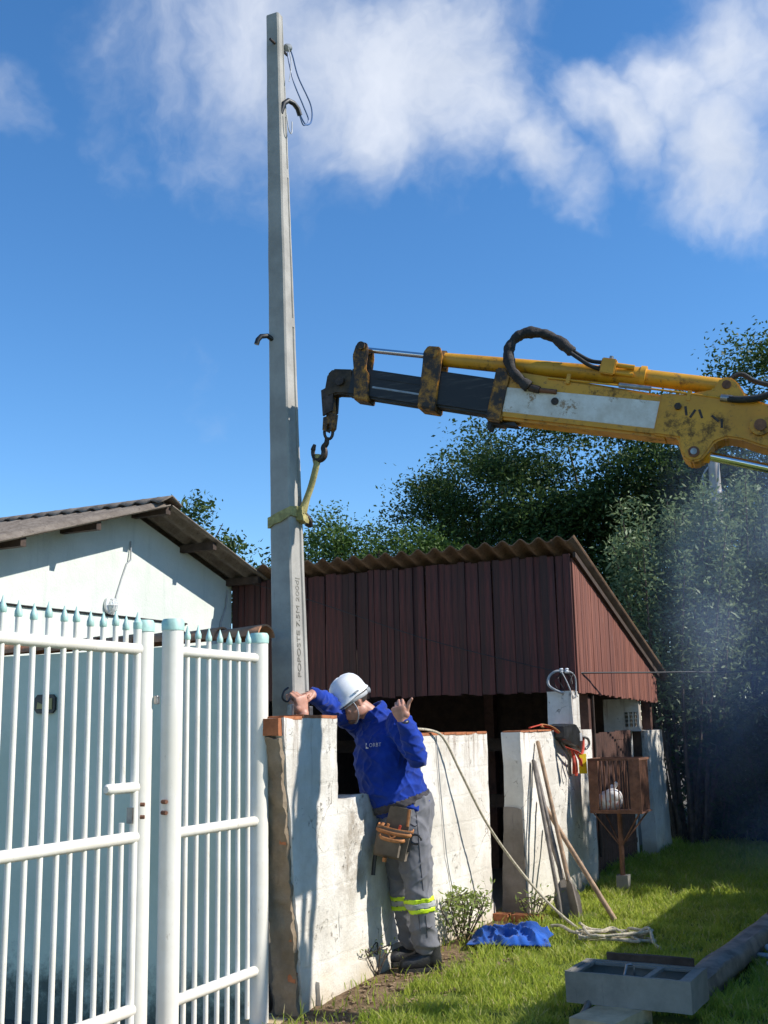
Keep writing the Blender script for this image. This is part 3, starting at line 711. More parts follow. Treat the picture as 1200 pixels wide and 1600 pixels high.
# cast lettering up the lit side
cu = bpy.data.curves.new('lettering', 'FONT'); cu.body = 'POPOSTE 7.5M 200d|'; cu.size = .062; cu.extrude = .0025; cu.space_character = .98
to = bpy.data.objects.new('lettering', cu); COL.objects.link(to)
dg = bpy.context.evaluated_depsgraph_get(); me = bpy.data.meshes.new_from_object(to.evaluated_get(dg)); bpy.data.objects.remove(to)
me.materials.clear(); me.materials.append(M['conc'])
lx = [v.co.x for v in me.vertices]; sc_ = .60 / max(lx)
for v in me.vertices:
    x, y, z = v.co; zz = 1.735 + x * sc_; c = pole_c(zz)
    v.co = (c[1] + .001 + z * .6, c[2] + (c[3] - c[2]) * .36 + .022 - y * .92, zz)
lo_ = par(link('lettering', me, None), PO); lo_['kind'] = 'stuff'
# black conduit bends and cable loop at the top
def bend(pts, r): return MB().tube(pts, r, 12)
c = pole_c(5.45)
par(bend([(-3.42, 5.735, 5.36), (-3.40, 5.745, 5.43), (-3.385, 5.775, 5.462), (-3.37, 5.82, 5.462), (-3.36, 5.855, 5.44), (-3.355, 5.875, 5.40)], .017).build('conduit_bend', M['black'], None, True), PO)
par(bend([(-3.50, 5.77, 3.84), (-3.52, 5.735, 3.86), (-3.545, 5.70, 3.85), (-3.558, 5.684, 3.825), (-3.566, 5.68, 3.795)], .016).build('conduit_bend', M['black'], None, True), PO)
par(MB().tube([(-3.44, 5.64, 5.845), (-3.44, 5.86, 5.855)], .009, 8).build('bolt', M['dark_steel']), PO)
ins = MB().lathe([(.018, 0), (.026, .01), (.016, .025), (.027, .04), (.02, .055)], 12, Matrix.Translation((-3.40, 5.775, 5.85)) @ Matrix.Rotation(-1.1, 4, 'X')).build('insulator', M['greywire'], None, True); par(ins, PO)
def smooth_pts(P, k=8):
    P = [Vector(p) for p in P]; out = []
    for i in range(len(P) - 1):
        a, b, c_, d_ = P[max(i - 1, 0)], P[i], P[i + 1], P[min(i + 2, len(P) - 1)]
        for j in range(k):
            t = j / k; out.append(.5 * ((2 * b) + (c_ - a) * t + (2 * a - 5 * b + 4 * c_ - d_) * t * t + (3 * b - a - 3 * c_ + d_) * t ** 3))
    out.append(P[-1]); return out
for pts in ([(-3.40, 5.80, 5.88), (-3.39, 5.84, 5.83), (-3.38, 5.90, 5.70), (-3.36, 6.03, 5.56), (-3.355, 6.03, 5.44), (-3.36, 5.96, 5.38), (-3.36, 5.875, 5.42)],
            [(-3.40, 5.80, 5.88), (-3.40, 5.80, 5.80), (-3.37, 5.82, 5.62), (-3.36, 5.93, 5.50), (-3.36, 6.00, 5.43), (-3.36, 5.93, 5.36), (-3.36, 5.878, 5.41)]):
    par(MB().tube(smooth_pts(pts), .005, 6).build('wire_loop', M['bluewire'], None, True), PO)
par(MB().tube(smooth_pts([(-3.385, 5.78, 5.85), (-3.375, 5.80, 5.74), (-3.38, 5.78, 5.6)]), .003, 6).build('tie_wire', M['greywire'], None, True), PO)
par(MB().tube(smooth_pts([(-3.385, 5.75, 5.36), (-3.375, 5.765, 5.25), (-3.375, 5.80, 5.24), (-3.38, 5.815, 5.33)]), .004, 6).build('tie_wire', M['greywire'], None, True), PO)
# ------------------------------------------------------------------ sling
SLG = empty('lifting_sling', 'frayed yellow webbing sling choked round the concrete pole', 'sling', (-3.46, 5.9, 2.68))
def band(z, h, t, off, tilt):
    x0, x1, y0, y1 = pole_c(z); o_ = off
    P = [(x0 - o_, y0 - o_), (x1 + o_, y0 - o_), (x1 + o_, y1 + o_), (x0 - o_, y1 + o_)]
    vs = []; fs = []
    L_ = []
    for i in range(4):
        a, b = Vector((*P[i], 0)), Vector((*P[(i + 1) % 4], 0))
        for j in range(8): L_.append(a.lerp(b, j / 8))
    n = len(L_); cx, cy = (x0 + x1) / 2, (y0 + y1) / 2
    for p in L_:
        dn = Vector((p.x - cx, p.y - cy, 0)).normalized()
        zz = z + tilt * (p.x - x1) + .3 * tilt * (p.y - y0) + .004 * fnoise(p, 30)
        hh = h * (1 + .25 * fnoise(p, 14, 3))
        for dz, dd in ((-hh / 2, 0), (hh / 2, 0), (hh / 2, t), (-hh / 2, t)): vs.append((p.x + dn.x * dd, p.y + dn.y * dd, zz + dz))
    for i in range(n):
        for q in range(4): fs.append((4 * i + q, 4 * i + (q + 1) % 4, 4 * ((i + 1) % n) + (q + 1) % 4, 4 * ((i + 1) % n) + q))
    m = MB(); m.add(vs, fs); return m
par(band(2.735, .062, .010, .003, .42).build('loop', M['sling'], None, 40), SLG)
HK = Vector((-3.275, 5.93, 3.10))
par(MB().tube(smooth_pts([HK + Vector((0, 0, .005)), (-3.285, 5.93, 3.04), (-3.325, 5.925, 2.90), (-3.362, 5.90, 2.78), (-3.372, 5.885, 2.735)]), [(.022, .016)] * 33, 10).build('leg', M['sling'], None, True), SLG)
par(MB().tube(smooth_pts([HK + Vector((-.03, .01, -.02)), (-3.30, 5.945, 3.0), (-3.345, 5.94, 2.86), (-3.368, 5.92, 2.74)]), [(.014, .012)] * 25, 10).build('leg', M['sling'], None, True), SLG)
par(rough_box((-3.40, 5.86, 2.685), (-3.35, 5.935, 2.775), .014, .012, 18, None, 3).build('knot', M['sling'], None, True), SLG)
par(MB().tube(smooth_pts([(-3.368, 5.93, 2.74), (-3.352, 5.955, 2.70), (-3.358, 5.975, 2.67), (-3.375, 5.95, 2.68)]), .014, 8).build('eye', M['dark_steel'], None, True), SLG)
# ================================================================== truck crane
UD = Vector((.95811, .11881, -.26061)); VD = Vector((.25862, .03207, .96545)); WD = UD.cross(VD)
BM_ = Matrix(((UD.x, VD.x, WD.x, -3.15), (UD.y, VD.y, WD.y, 5.93), (UD.z, VD.z, WD.z, 3.5), (0, 0, 0, 1)))
CR = empty('crane_truck', 'yellow truck mounted crane with greasy telescopic boom and white scuffed panel', 'crane', (1.4, 6.5, 0))
def cb(m, name, mat, parent=None, smooth=False):
    o = m.build(name, mat, None, smooth)
    return par(o, CR) if parent is None else sub(o, parent)
def sub(o, P):
    o.parent = P; o.matrix_parent_inverse = Matrix.Translation(-Vector(CR.location)) if False else P.matrix_basis.inverted(); return o
def poly(pts, w0, w1, bev=.006):
    """plate in the boom plane from w0 to w1 (w>0 faces the lawn)"""
    bm = bmesh.new(); vv = [bm.verts.new((p[0], p[1], w0)) for p in pts]; f = bm.faces.new(vv)
    r = bmesh.ops.extrude_face_region(bm, geom=[f]); bmesh.ops.translate(bm, verts=[g for g in r['geom'] if isinstance(g, bmesh.types.BMVert)], vec=(0, 0, w1 - w0))
    if bev: bmesh.ops.bevel(bm, geom=list(bm.edges), offset=bev, segments=2, affect='EDGES')
    bm.verts.index_update(); m = MB(); m.add([v.co for v in bm.verts], [[v.index for v in f.verts] for f in bm.faces], BM_); bm.free(); return m
def rect(u0, u1, v0, v1): return [(u0, v0), (u1, v0), (u1, v1), (u0, v1)]
def btube(pts, r, seg=16): m = MB(); m.tube([BM_ @ Vector(p) for p in pts], r, seg); return m
cb(poly(rect(.10, .66, -.025, .155), -.05, .05, .012), 'boom_section', M['bblack'])
cb(poly(rect(.60, 1.10, -.014, .205), -.065, .065, .014), 'boom_section', M['bblack'])
# ribs along the black sections
for v in (.045, .105): cb(poly(rect(.26, .58, v - .006, v + .006), .045, .054, .003), 'wear_strip', M['steel'] if v < .05 else M['bblack'])
mb = cb(poly([(1.06, -.035), (1.06, .262), (2.06, .245), (2.06, .005)], -.085, .085, .016), 'boom_section', M['yellow'])
cb(poly([(1.108, .010), (1.104, .157), (2.03, .205), (2.044, .048)], .080, .0875, .002), 'name_panel', M['decal'])
cb(poly([(1.02, -.055), (1.015, .265), (1.075, .27), (1.115, .22), (1.115, -.055)], -.095, .095, .010), 'collar', M['wyellow'])
cb(poly([(1.03, -.10), (1.02, -.05), (1.20, -.05), (1.18, -.035), (1.10, -.065), (1.055, -.065), (1.05, -.10)], -.03, .05, .004), 'keeper', M['black'])
for s in (-1, 1):
    cb(poly([(.585, -.036), (.56, .20), (.545, .30), (.565, .34), (.64, .345), (.665, .30), (.675, .20), (.70, -.036)], s * .072 - .012, s * .072 + .012, .005), 'collar_plate', M['wyellow'])
    cb(poly([(.165, -.046), (.13, .10), (.09, .22), (.095, .29), (.125, .315), (.165, .31), (.185, .25), (.195, .15), (.225, .12), (.262, -.046)], s * .058 - .010, s * .058 + .010, .005), 'tip_plate', M['wyellow'])
cb(poly(rect(.585, .70, -.045, -.012), -.075, .075, .006), 'collar', M['wyellow'])
cb(poly(rect(.16, .262, -.05, -.02), -.06, .06, .006), 'collar', M['wyellow'])
cb(btube([(.135, .285, -.085), (.135, .285, .085)], .026), 'pin', M['wyellow'], None, 40)
cb(btube([(.61, .30, -.09), (.61, .30, .09)], .030), 'pin', M['wyellow'], None, 40)
# extension cylinder
cb(btube([(.15, .284, 0), (.60, .300, 0)], .017), 'piston_rod', M['chrome'], None, 40)
cb(btube([(.60, .288, .0), (1.0, .306, 0), (1.60, .334, 0)], [.042, .046, .05], 20), 'cylinder', M['yellow'], None, 40)
cb(btube([(1.60, .334, 0), (1.86, .350, 0)], .058, 20), 'cylinder', M['yellow'], None, 40)
cb(btube([(1.85, .350, 0), (2.30, .357, 0)], .047, 20), 'cylinder', M['yellow'], None, 40)
for u in (.635, 1.835): cb(btube([(u, .29 + (u - .635) * .05, 0), (u + .03, .29 + (u - .6) * .05, 0)], .054 if u < 1 else .064, 20), 'cylinder_flange', M['wyellow'] if u < 1 else M['yellow'], None, 40)
cb(poly(rect(1.615, 1.70, .315, .408), .03, .10, .006), 'valve_block', M['yellow'])
cb(btube([(1.66, .41, .06), (1.66, .43, .06)], .012), 'valve_stud', M['steel'], None, 40)
for v in (.335, .38): cb(btube([(1.70, v, .07), (1.80, v + .003, .06)], .014), 'fitting', M['yellow'], None, 40)
# base plate group with lugs
cb(poly([(1.98, .01), (2.12, .012), (2.14, -.05), (2.175, -.095), (2.217, -.108), (2.262, -.09), (2.285, -.05), (2.315, .02), (2.37, .055), (2.45, .055), (2.56, .035), (2.78, .02), (2.84, .12), (2.75, .25), (2.52, .275), (2.42, .31), (2.365, .375), (2.32, .395), (2.275, .38), (2.25, .31), (2.10, .26), (1.98, .250)], -.10, .098, .010), 'knuckle_plate', M['yellow'])
cb(btube([(2.53, .146, -.12), (2.53, .146, .118)], .055, 24), 'pivot_boss', M['yellow'], None, 40)
cb(btube([(2.53, .146, .11), (2.53, .146, .128)], .032, 20), 'pivot_pin', M['rust'], None, 40)
cb(btube([(2.217, -.052, -.11), (2.217, -.052, .112)], .030, 20), 'lug_pin', M['rust'], None, 40)
cb(btube([(2.217, -.052, .10), (2.217, -.052, .118)], .018, 16), 'lug_pin', M['steel'], None, 40)
cb(btube([(2.315, .345, -.11), (2.315, .345, .108)], .024, 16), 'cylinder_pin', M['rust'], None, 40)
cb(btube([(2.085, .185, .095), (2.085, .185, .118)], .020, 6), 'bolt_head', M['dark_steel'])
for (u, v) in ((1.40, .115),): cb(btube([(u, v, .083), (u, v, .094)], .022, 12), 'plug', M['dark_steel'], None, 40)
for k, (u, v, r_) in enumerate(((2.13, .17, .3), (2.17, .16, -.4), (2.21, .165, .5), (2.29, .15, 1.0), (2.33, .13, .2))):
    M2 = BM_ @ Matrix.Translation((u, v, .099)) @ Matrix.Rotation(r_, 4, 'Z'); cb(MB().box((-.006, -.028, 0), (.007, .024, .0012), M2), 'scraped_patch', M['dark_steel'])
# small pilot cylinder and steel pipe along the top
cb(btube([(1.74, .262, .09), (1.92, .266, .09)], .015, 12), 'pilot_valve', M['steel'], None, 40)
cb(btube([(1.33, .245, .092), (1.74, .26, .09), (1.92, .266, .09), (2.31, .268, .10)], .006, 8), 'oil_pipe', M['yellow'], None, True)
for u in (1.45, 2.13): cb(poly(rect(u - .012, u + .012, .225, .285), .085, .103, .003), 'pipe_clip', M['yellow'])
cb(btube(smooth_pts([(2.31, .268, .10), (2.40, .268, .12), (2.50, .29, .13), (2.58, .34, .12), (2.7, .40, .1), (2.9, .42, .05)]), .019, 10), 'hose', M['rubber'], None, True)
cb(btube([(2.30, .268, .10), (2.36, .268, .108)], .021, 10), 'hose_ferrule', M['steel'], None, 40)
cb(btube(smooth_pts([(2.28, .40, -.08), (2.36, .47, -.1), (2.45, .44, -.1), (2.6, .43, -.1), (2.8, .45, -.1)]), .014, 10), 'hose', M['rubber'], None, True)
# sleeved hose bundle
hp = smooth_pts([(1.235, .175, .10), (1.18, .205, .11), (1.115, .26, .11), (1.075, .34, .10), (1.07, .41, .09), (1.10, .47, .08), (1.16, .505, .07), (1.24, .51, .06), (1.32, .49, .05), (1.40, .445, .05), (1.43, .425, .05)], 6)
rr = [.031 + .003 * math.sin(i * .9) + .003 * math.sin(i * .37 + 1) + .0015 * math.sin(i * 2.1) for i in range(len(hp))]
cb(btube(hp, rr, 12), 'hose_sleeve', M['sleeve'], None, True)
for dw, dv in ((-.012, .012), (.014, -.012)):
    cb(btube(smooth_pts([(1.41, .436 + dv, .05 + dw), (1.48, .40 + dv, .06 + dw), (1.55, .372 + dv * 1.4, .065 + dw), (1.62, .365 + dv * 1.8, .065)]), .012, 8), 'hose', M['rubber'], None, True)
cb(btube([(1.24, .172, .10), (1.30, .165, .10)], .022, 10), 'hose_ferrule', M['dark_steel'], None, 40)
cb(btube([(1.30, .165, .097), (1.40, .17, .095)], .014, 10), 'hose_ferrule', M['rust'], None, 40)
# lift cylinder rod and inner boom back to the column on the truck
cb(btube([(2.22, -.045, 0), (2.30, -.045, 0)], .036, 16), 'rod_eye', M['yellow'], None, 40)
cb(btube([(2.27, -.040, 0), (2.95, -.075, 0)], .026, 16), 'piston_rod', M['chrome'], None, 40)
KP = BM_ @ Vector((2.62, .14, 0)); CT = Vector((1.45, 6.50, 2.25))
def beam(a, b, w, h):
    a, b = Vector(a), Vector(b); t = (b - a).normalized(); s = t.cross(Vector((0, 0, 1))).normalized(); u = s.cross(t)
    Mx = Matrix(((t.x, s.x, u.x, a.x), (t.y, s.y, u.y, a.y), (t.z, s.z, u.z, a.z), (0, 0, 0, 1)))
    return MB().box((0, -w, -h), ((b - a).length, w, h), Mx, .012)
for s in (-1, 1): cb(beam(KP + WD * (.125 * s), CT + WD * (.125 * s), .015, .13), 'inner_boom', M['yellow'])
cb(beam(BM_ @ Vector((2.95, -.075, 0)), CT + Vector((-.3, 0, -.55)), .055, .055), 'lift_cylinder', M['yellow'])
cb(beam(CT + Vector((0, 0, -1.35)), CT + Vector((.001, 0, .15)), .16, .16), 'column', M['yellow'])
# truck body beside the lawn (outside the picture, it throws the straight shade line)
TX0, TX1, TY0, TY1 = .60, 2.90, 5.0, 10.6
bed = cb(MB().box((TX0 + .02, TY0, .95), (TX1 - .02, TY1, 1.06)), 'bed', M['dark_wood'])
for x0, x1 in ((TX0, TX0 + .05), (TX1 - .05, TX1)):
    for k in range(5): cb(MB().box((x0, TY0, 1.07 + .225 * k), (x1, TY1, 1.287 + .225 * k), None, .01), 'side_board', M['pale_wood'])
    for y in (TY0 + .1, 6.9, 8.8, TY1 - .1): cb(MB().box((x0 - .03 if x0 < 1 else x1, y - .04, .95), (x0 if x0 < 1 else x1 + .03, y + .04, 2.18)), 'stake', M['dark_steel'])
for x in (1.2, 2.15): cb(MB().box((x, TY0, .70), (x + .12, TY1 + 2.2, .94)), 'chassis_rail', M['dark_steel'])
cb(MB().box((TX0 + .1, TY1 + .25, .75), (TX1 - .1, TY1 + 2.0, 2.5), None, .09), 'cab', M['helmet'])
cb(MB().box((TX0 + .093, TY1 + .9, 1.6), (TX0 + .104, TY1 + 1.8, 2.3)), 'side_window', M['plate'])
for k in range(5): cb(MB().box((TX0 + .055, TY0 - .03, 1.07 + .225 * k), (TX1 - .055, TY0 - .002, 1.287 + .225 * k), None, .008), 'tail_board', M['pale_wood'])
for x in (TX0 + .2, TX1 - .4): cb(MB().box((x, TY0 - .05, .78), (x + .2, TY0 - .01, .88), None, .01), 'tail_light', M['redstrap'])
cb(MB().box((TX0 + .2, TY1 + 1.985, 1.55), (TX1 - .2, TY1 + 2.02, 2.3)), 'windscreen', M['plate'])
for x in (TX0 + .18, TX1 - .18):
    for y in (TY1 + 1.2, 6.1, 7.3):
        Mw = Matrix.Translation((x, y, .46)) @ Matrix.Rotation(PI / 2, 4, 'Y')
        w = cb(MB().lathe([(.30, -.13), (.44, -.13), (.46, -.08), (.46, .08), (.44, .13), (.30, .13)], 28, Mw), 'wheel', M['rubber'], None, 40)
        r = MB().lathe([(.10, -.135), (.30, -.10), (.30, .10), (.10, .135)], 20, Mw).build('rim', M['steel'], None, 40); r.parent = w; r.matrix_parent_inverse = Matrix()
M['jib'] = simple('oily_brown_steel', (.055, .035, .018), .6, .2, var=.7, sc=14, bump=.3)
# ------------------------------------------------------------------ jib head, chain and hook
cb(poly([(-.05, -.035), (-.058, .085), (-.03, .125), (.10, .140), (.125, .08), (.125, -.02), (.03, -.03), (-.02, -.06)], -.045, .045, .010), 'jib_head', M['jib'])
cb(btube([(.045, .05, -.07), (.045, .05, .07)], .028, 14), 'pin', M['dark_steel'], None, 40)
def wv(x, z, y=5.93): return Vector((x, y, z))
for s in (-1, 1): cb(MB().prism([(-3.225, 3.50), (-3.135, 3.53), (-3.15, 3.36), (-3.215, 3.335)], 'Y', 5.93 + .035 * s - .008, 5.93 + .035 * s + .008), 'link_plate', M['dark_steel'])
cb(MB().tube([wv(-3.18, 3.49), wv(-3.178, 3.34)], [(.03, .03), (.032, .032)], 10), 'swivel', M['wyellow'], None, 40)
cb(MB().prism([(-3.222, 3.33), (-3.142, 3.345), (-3.155, 3.255), (-3.175, 3.235), (-3.178, 3.285), (-3.195, 3.285), (-3.20, 3.235), (-3.228, 3.25)], 'Y', 5.905, 5.955), 'clevis', M['wyellow'])
def torus(c, R, r, ax, sx=1.0, sz=1.0, seg=20):
    pts = [];
    for k in range(seg + 1):
        a = 2 * PI * k / seg; e = Vector((math.cos(a) * R * sx, 0, math.sin(a) * R * sz)); pts.append(Vector(c) + (Matrix.Rotation(ax, 3, 'Z') @ e))
    return MB().tube(pts, r, 8, False)
cb(torus((-3.198, 5.93, 3.235), .032, .010, .5, .8, 1.3), 'chain_link', M['dark_steel'], None, True)
hk = smooth_pts([(-3.21, 5.93, 3.205), (-3.213, 5.93, 3.17), (-3.232, 5.93, 3.145), (-3.228, 5.93, 3.115), (-3.235, 5.93, 3.085), (-3.262, 5.93, 3.068), (-3.292, 5.93, 3.078), (-3.308, 5.93, 3.105), (-3.308, 5.93, 3.14), (-3.296, 5.93, 3.172)], 5)
cb(MB().tube(hk, [.013 + .008 * math.sin(PI * min(1, i / 34)) if i < 40 else .013 - .0014 * (i - 40) + .003 for i in range(len(hk))], 10), 'hook', M['dark_steel'], None, True)
# ================================================================== things by the wall
M['greywood'] = simple('silvered_wood', (.24, .205, .175), .8, var=.4, sc=14, bump=.3)
# tools leaning on the entrance wall
def tool(name, label, top, bot, r, mat, blade=None, group=None):
    t = empty(name, label, 'tool', bot, 0, group); top, bot = Vector(top), Vector(bot)
    L_ = (top - bot).length
    q = (top - bot).to_track_quat('Z', 'X').to_matrix().to_4x4(); Mt = q
    zb = .30 if blade else 0.0
    o = MB().lathe([(r * 1.05, zb), (r, L_ * .5), (r * .95, L_ - .01), (r * .6, L_)], 10, Mt).build('handle', mat, None, 40); o.parent = t
    if blade == 'narrow':
        o = MB().prism([(-.05, 0), (.05, 0), (.058, .10), (.05, .26), (.02, .30), (.016, .36), (-.016, .36), (-.02, .30), (-.05, .26), (-.058, .10)], 'Y', -.006, .006, Mt).build('blade', M['conc_dark'], None); o.parent = t
    if blade == 'wide':
        o = MB().prism([(-.085, .0), (.085, .0), (.10, .16), (.07, .24), (.02, .29), (.018, .37), (-.018, .37), (-.02, .29), (-.07, .24), (-.10, .16)], 'Y', -.008, .008, Mt @ Matrix.Rotation(1.1, 4, 'Z')).build('blade', M['conc_dark'], None); o.parent = t
    return t
tool('shovel', 'tall wooden handled shovel leaning on the entrance wall', (-2.872, 8.79, 1.30), (-2.50, 8.40, .0), .017, M['tan_wood'], 'narrow')
tool('digging_bar', 'thin dark digging bar leaning beside the tall shovel', (-2.875, 8.665, 1.16), (-2.60, 8.36, .0), .015, M['old_wood'])
tool('post_hole_digger', 'silvery grey handled digger leaning between shovel and wall', (-2.875, 8.69, 1.15), (-2.56, 8.46, .0), .017, M['greywood'], 'wide')
tool('wooden_pole', 'short wooden pole crossing the other leaning tools', (-2.872, 8.79, .85), (-2.26, 8.55, .0), .019, M['tan_wood'])
tool('hoe_handle', 'brown tool handle leaning lowest behind the crossed pole', (-2.875, 8.92, .62), (-2.545, 8.52, .0), .016, M['old_wood'], 'narrow')
# safety harness bag on the wall beside the pillar
HB = empty('harness_bag', 'black bag with red harness straps hung over the wall by the pillar', 'bag', (-2.86, 9.62, 1.30))
b_ = rough_box((-.13, -.30, -.10), (.075, .22, .07), .02, .010, 7, lambda p: Vector((p.x * (1 - .35 * (p.y / .3) ** 2), p.y, p.z * (1 - .45 * (p.y / .3) ** 2) + .05 * (1 - abs(p.y) / .3) - .25 * p.y)), 6).build('bag', M['black'], None, True); b_.parent = HB
o = MB().box((.055, .08, -.02), (.079, .15, .05), None, .004).build('patch', M['greywire']); o.parent = HB
for k, pts in enumerate(([(.02, -.22, -.06), (.07, -.05, -.10), (.075, .10, -.13), (.06, .22, -.08), (.05, .27, .0)], [(.05, -.10, -.09), (.06, -.04, -.17), (.05, .02, -.26), (.05, .0, -.31)], [(.05, .02, -.11), (.07, .08, -.19), (.06, .14, -.23), (.05, .17, -.17)],
                       [(-.10, -.75, .105), (-.06, -.60, .125), (-.09, -.45, .12), (-.02, -.33, .08), (.03, -.25, .0)], [(-.03, -.62, .105), (-.08, -.50, .13), (-.03, -.38, .11), (.02, -.28, .05)], [(.05, -.06, -.12), (.065, -.10, -.20), (.05, -.07, -.29)])):
    o = MB().tube(smooth_pts(pts), [(.014, .006)] * (8 * (len(pts) - 1) + 1), 8).build('strap', M['redstrap'] if k != 4 else M['orange'], None, True); o.parent = HB
o = MB().tube(smooth_pts([(.045, .2, .02), (.08, .3, .0), (.085, .33, -.05), (.06, .30, -.09), (.05, .24, -.07)]), .012, 8).build('buckle', M['steel'], None, True); o.parent = HB
o = MB().tube(smooth_pts([(-.0, -.26, -.02), (.05, -.21, -.14), (.045, -.17, -.24), (.04, -.15, -.30)]), [(.028, .008)] * 25, 8).build('strap', M['black'], None, True); o.parent = HB
o = MB().box((-.036, -.004, -.29), (.036, .004, -.12), Matrix.Translation((.06, .185, -.01)) @ Matrix.Rotation(math.radians(38), 4, 'Z'), .003).build('tag', M['yellow_tag']); o.parent = HB
# wire rack on the pillar
WR = empty('wire_rack', 'bent grey conduit and tangled wires on top of the white pillar', 'wires', (-3.0, 10.0, 1.72))
def wr(pts, r, mat, nm='wire'): o = MB().tube(smooth_pts(pts), r, 8).build(nm, mat, None, True); o.parent = WR
wr([(.03, -.11, -.015), (-.03, -.14, .01), (-.09, -.15, .06), (-.085, -.14, .13), (-.03, -.13, .175), (.03, -.10, .18)], .012, M['greywire'], 'conduit')
wr([(.03, -.10, .18), (.09, -.05, .17), (.11, .02, .12), (.11, .03, .02), (.11, .0, -.06)], .007, M['greywire'])
wr([(.02, -.11, .18), (.06, -.11, .10), (.09, -.10, .02), (.108, -.06, -.07)], .006, M['greywire'])
wr([(.0, -.11, .17), (.05, -.12, .12), (.04, -.10, .02), (-.02, -.10, .02), (-.05, -.12, .10), (.02, -.11, .15)], .004, M['black'])
wr([(.11, -.02, .16), (.09, -.08, .08), (.11, -.03, .0), (.113, .05, -.05)], .004, M['black'])
wr([(.04, -.11, .02), (-.03, -.05, .12), (.06, .0, .15), (.10, -.04, .06)], .004, M['black'])
for k, dx in enumerate((.0, .045)): o = MB().lathe([(.014, 0), (.02, .01), (.012, .02), (.02, .03), (.013, .04)], 10, Matrix.Translation((.02 + dx, -.10 + .02 * k, .165))).build('insulator', M['helmet'], None, True); o.parent = WR
o = MB().box((-.09, -.096, .0), (.09, .06, .008)).build('base', M['rust']); o.parent = WR
# service wires
tag(MB().tube(smooth_pts([(-6.6, 9.99, 3.03), (-5.66, 10.0, 2.74), (-4.3, 10.0, 2.25), (-3.05, 9.95, 1.90)]), .005, 6).build('service_wire', M['black'], None, True), 'thin dark wire sagging across the red shed front to the pillar', 'wire')
tag(MB().tube(smooth_pts([(-2.97, 9.92, 1.88), (-2.75, 10.6, 1.90), (-2.3, 11.8, 1.93), (-1.64, 13.6, 2.01), (-.2, 17.6, 2.5)]), .009, 6).build('service_wire', M['black'], None, True), 'dark overhead wire running from the pillar past the trees', 'wire')
# litter cage on a post
LC = empty('litter_cage', 'rusty barred litter cage on a single post before the brown gate', 'litter bin', (-2.525, 9.88, 0))
def lc(m, nm, mat, sm=False): o = m.build(nm, mat, None, sm); o.parent = LC; return o
lc(MB().tube([(0, .02, .05), (0, .02, .68)], .022, 10), 'post', M['rust'], 40)
lc(rough_box((-.05, -.03, -.1), (.05, .07, .15), .05, .006, 8, None, 4), 'footing', M['conc'], 40)
X0, X1, Y0, Y1, Z0, Z1 = -.215, .235, -.14, .24, .67, 1.13
lc(MB().box((X0, Y0, Z0), (X1, Y1, Z0 + .012)), 'floor_sheet', M['rust'])
for (a, b) in (((X0, Y0, Z1 - .02), (X1, Y0 + .02, Z1)), ((X0, Y0, Z0 + .014), (X1, Y0 + .02, Z0 + .03)), ((X0, Y1 - .02, Z1 - .02), (X1, Y1, Z1)), ((X0, Y0 + .022, Z1 - .02), (X0 + .02, Y1 - .022, Z1)), ((X1 - .02, Y0 + .022, Z1 - .02), (X1, Y1 - .022, Z1))):
    lc(MB().box(a, b), 'frame', M['rust'])
lc(MB().box((X0, Y0 + .003, Z0 + .032), (X0 + .085, Y0 + .009, Z1 - .021)), 'side_sheet', M['rust'])
lc(MB().box((X1 - .095, Y0 + .003, Z0 + .032), (X1, Y0 + .009, Z1 - .021)), 'side_sheet', M['rust'])
lc(MB().box((X0, Y0 + .022, Z0 + .014), (X0 + .006, Y1 - .022, Z1 - .021)), 'side_sheet', M['rust'])
for i in range(7): x = X0 + .105 + (X1 - X0 - .22) * i / 6; lc(MB().tube([(x, Y0 + .008, Z0 + .02), (x, Y0 + .008, Z1 - .01)], .006, 6), 'bar', M['rust'])
for i in range(8): y = Y0 + .05 + (Y1 - Y0 - .1) * i / 7; lc(MB().tube([(X1 - .01, y, Z0 + .02), (X1 - .01, y, Z1 - .01)], .006, 6), 'bar', M['rust'])
for i in range(9): x = X0 + .04 + (X1 - X0 - .08) * i / 8; lc(MB().tube([(x, Y1 - .01, Z0 + .02), (x, Y1 - .01, Z1 - .01)], .006, 6), 'bar', M['rust'])
for (x, y) in ((X0 + .03, Y0 + .02), (X1 - .03, Y0 + .02), (X1 - .03, Y1 - .03), (X0 + .03, Y1 - .03)): lc(MB().tube([(x, y, Z0), (0, .02, .38)], .007, 6), 'strut', M['rust'])
BG = MB(); BG.ell((0, 0, .085), (.115, .10, .09)); BG.ell((.03, -.02, .12), (.085, .08, .07)); BG.ell((-.04, 0, .06), (.09, .09, .07)); BG.tube([(.02, 0, .16), (.045, 0, .20), (.07, .0, .235)], [.035, .015, .022], 8); BG.tube([(.03, 0, .17), (.015, .02, .215)], [.03, .012], 8)
bag_me = BG.mesh('bag', True)
bagob = link('litter_bag', bag_me, M['whitepl']); bagob.location = (-2.59, 9.86, .685); tag(bagob, 'tied white plastic litter bag with faint red print inside the rusty cage', 'bag')
mp = NT('bag_print'); 
mp.base(mp.mix(mp.math('MULTIPLY', mp.ramp(mp.noise(38, 3, .7), .55, .62), mp.ramp(mp.noise(7, 2), .45, .6)), (.74, .73, .71), (.6, .08, .06))).rough(.4)
bag_me.materials.clear(); bag_me.materials.append(mp.m)
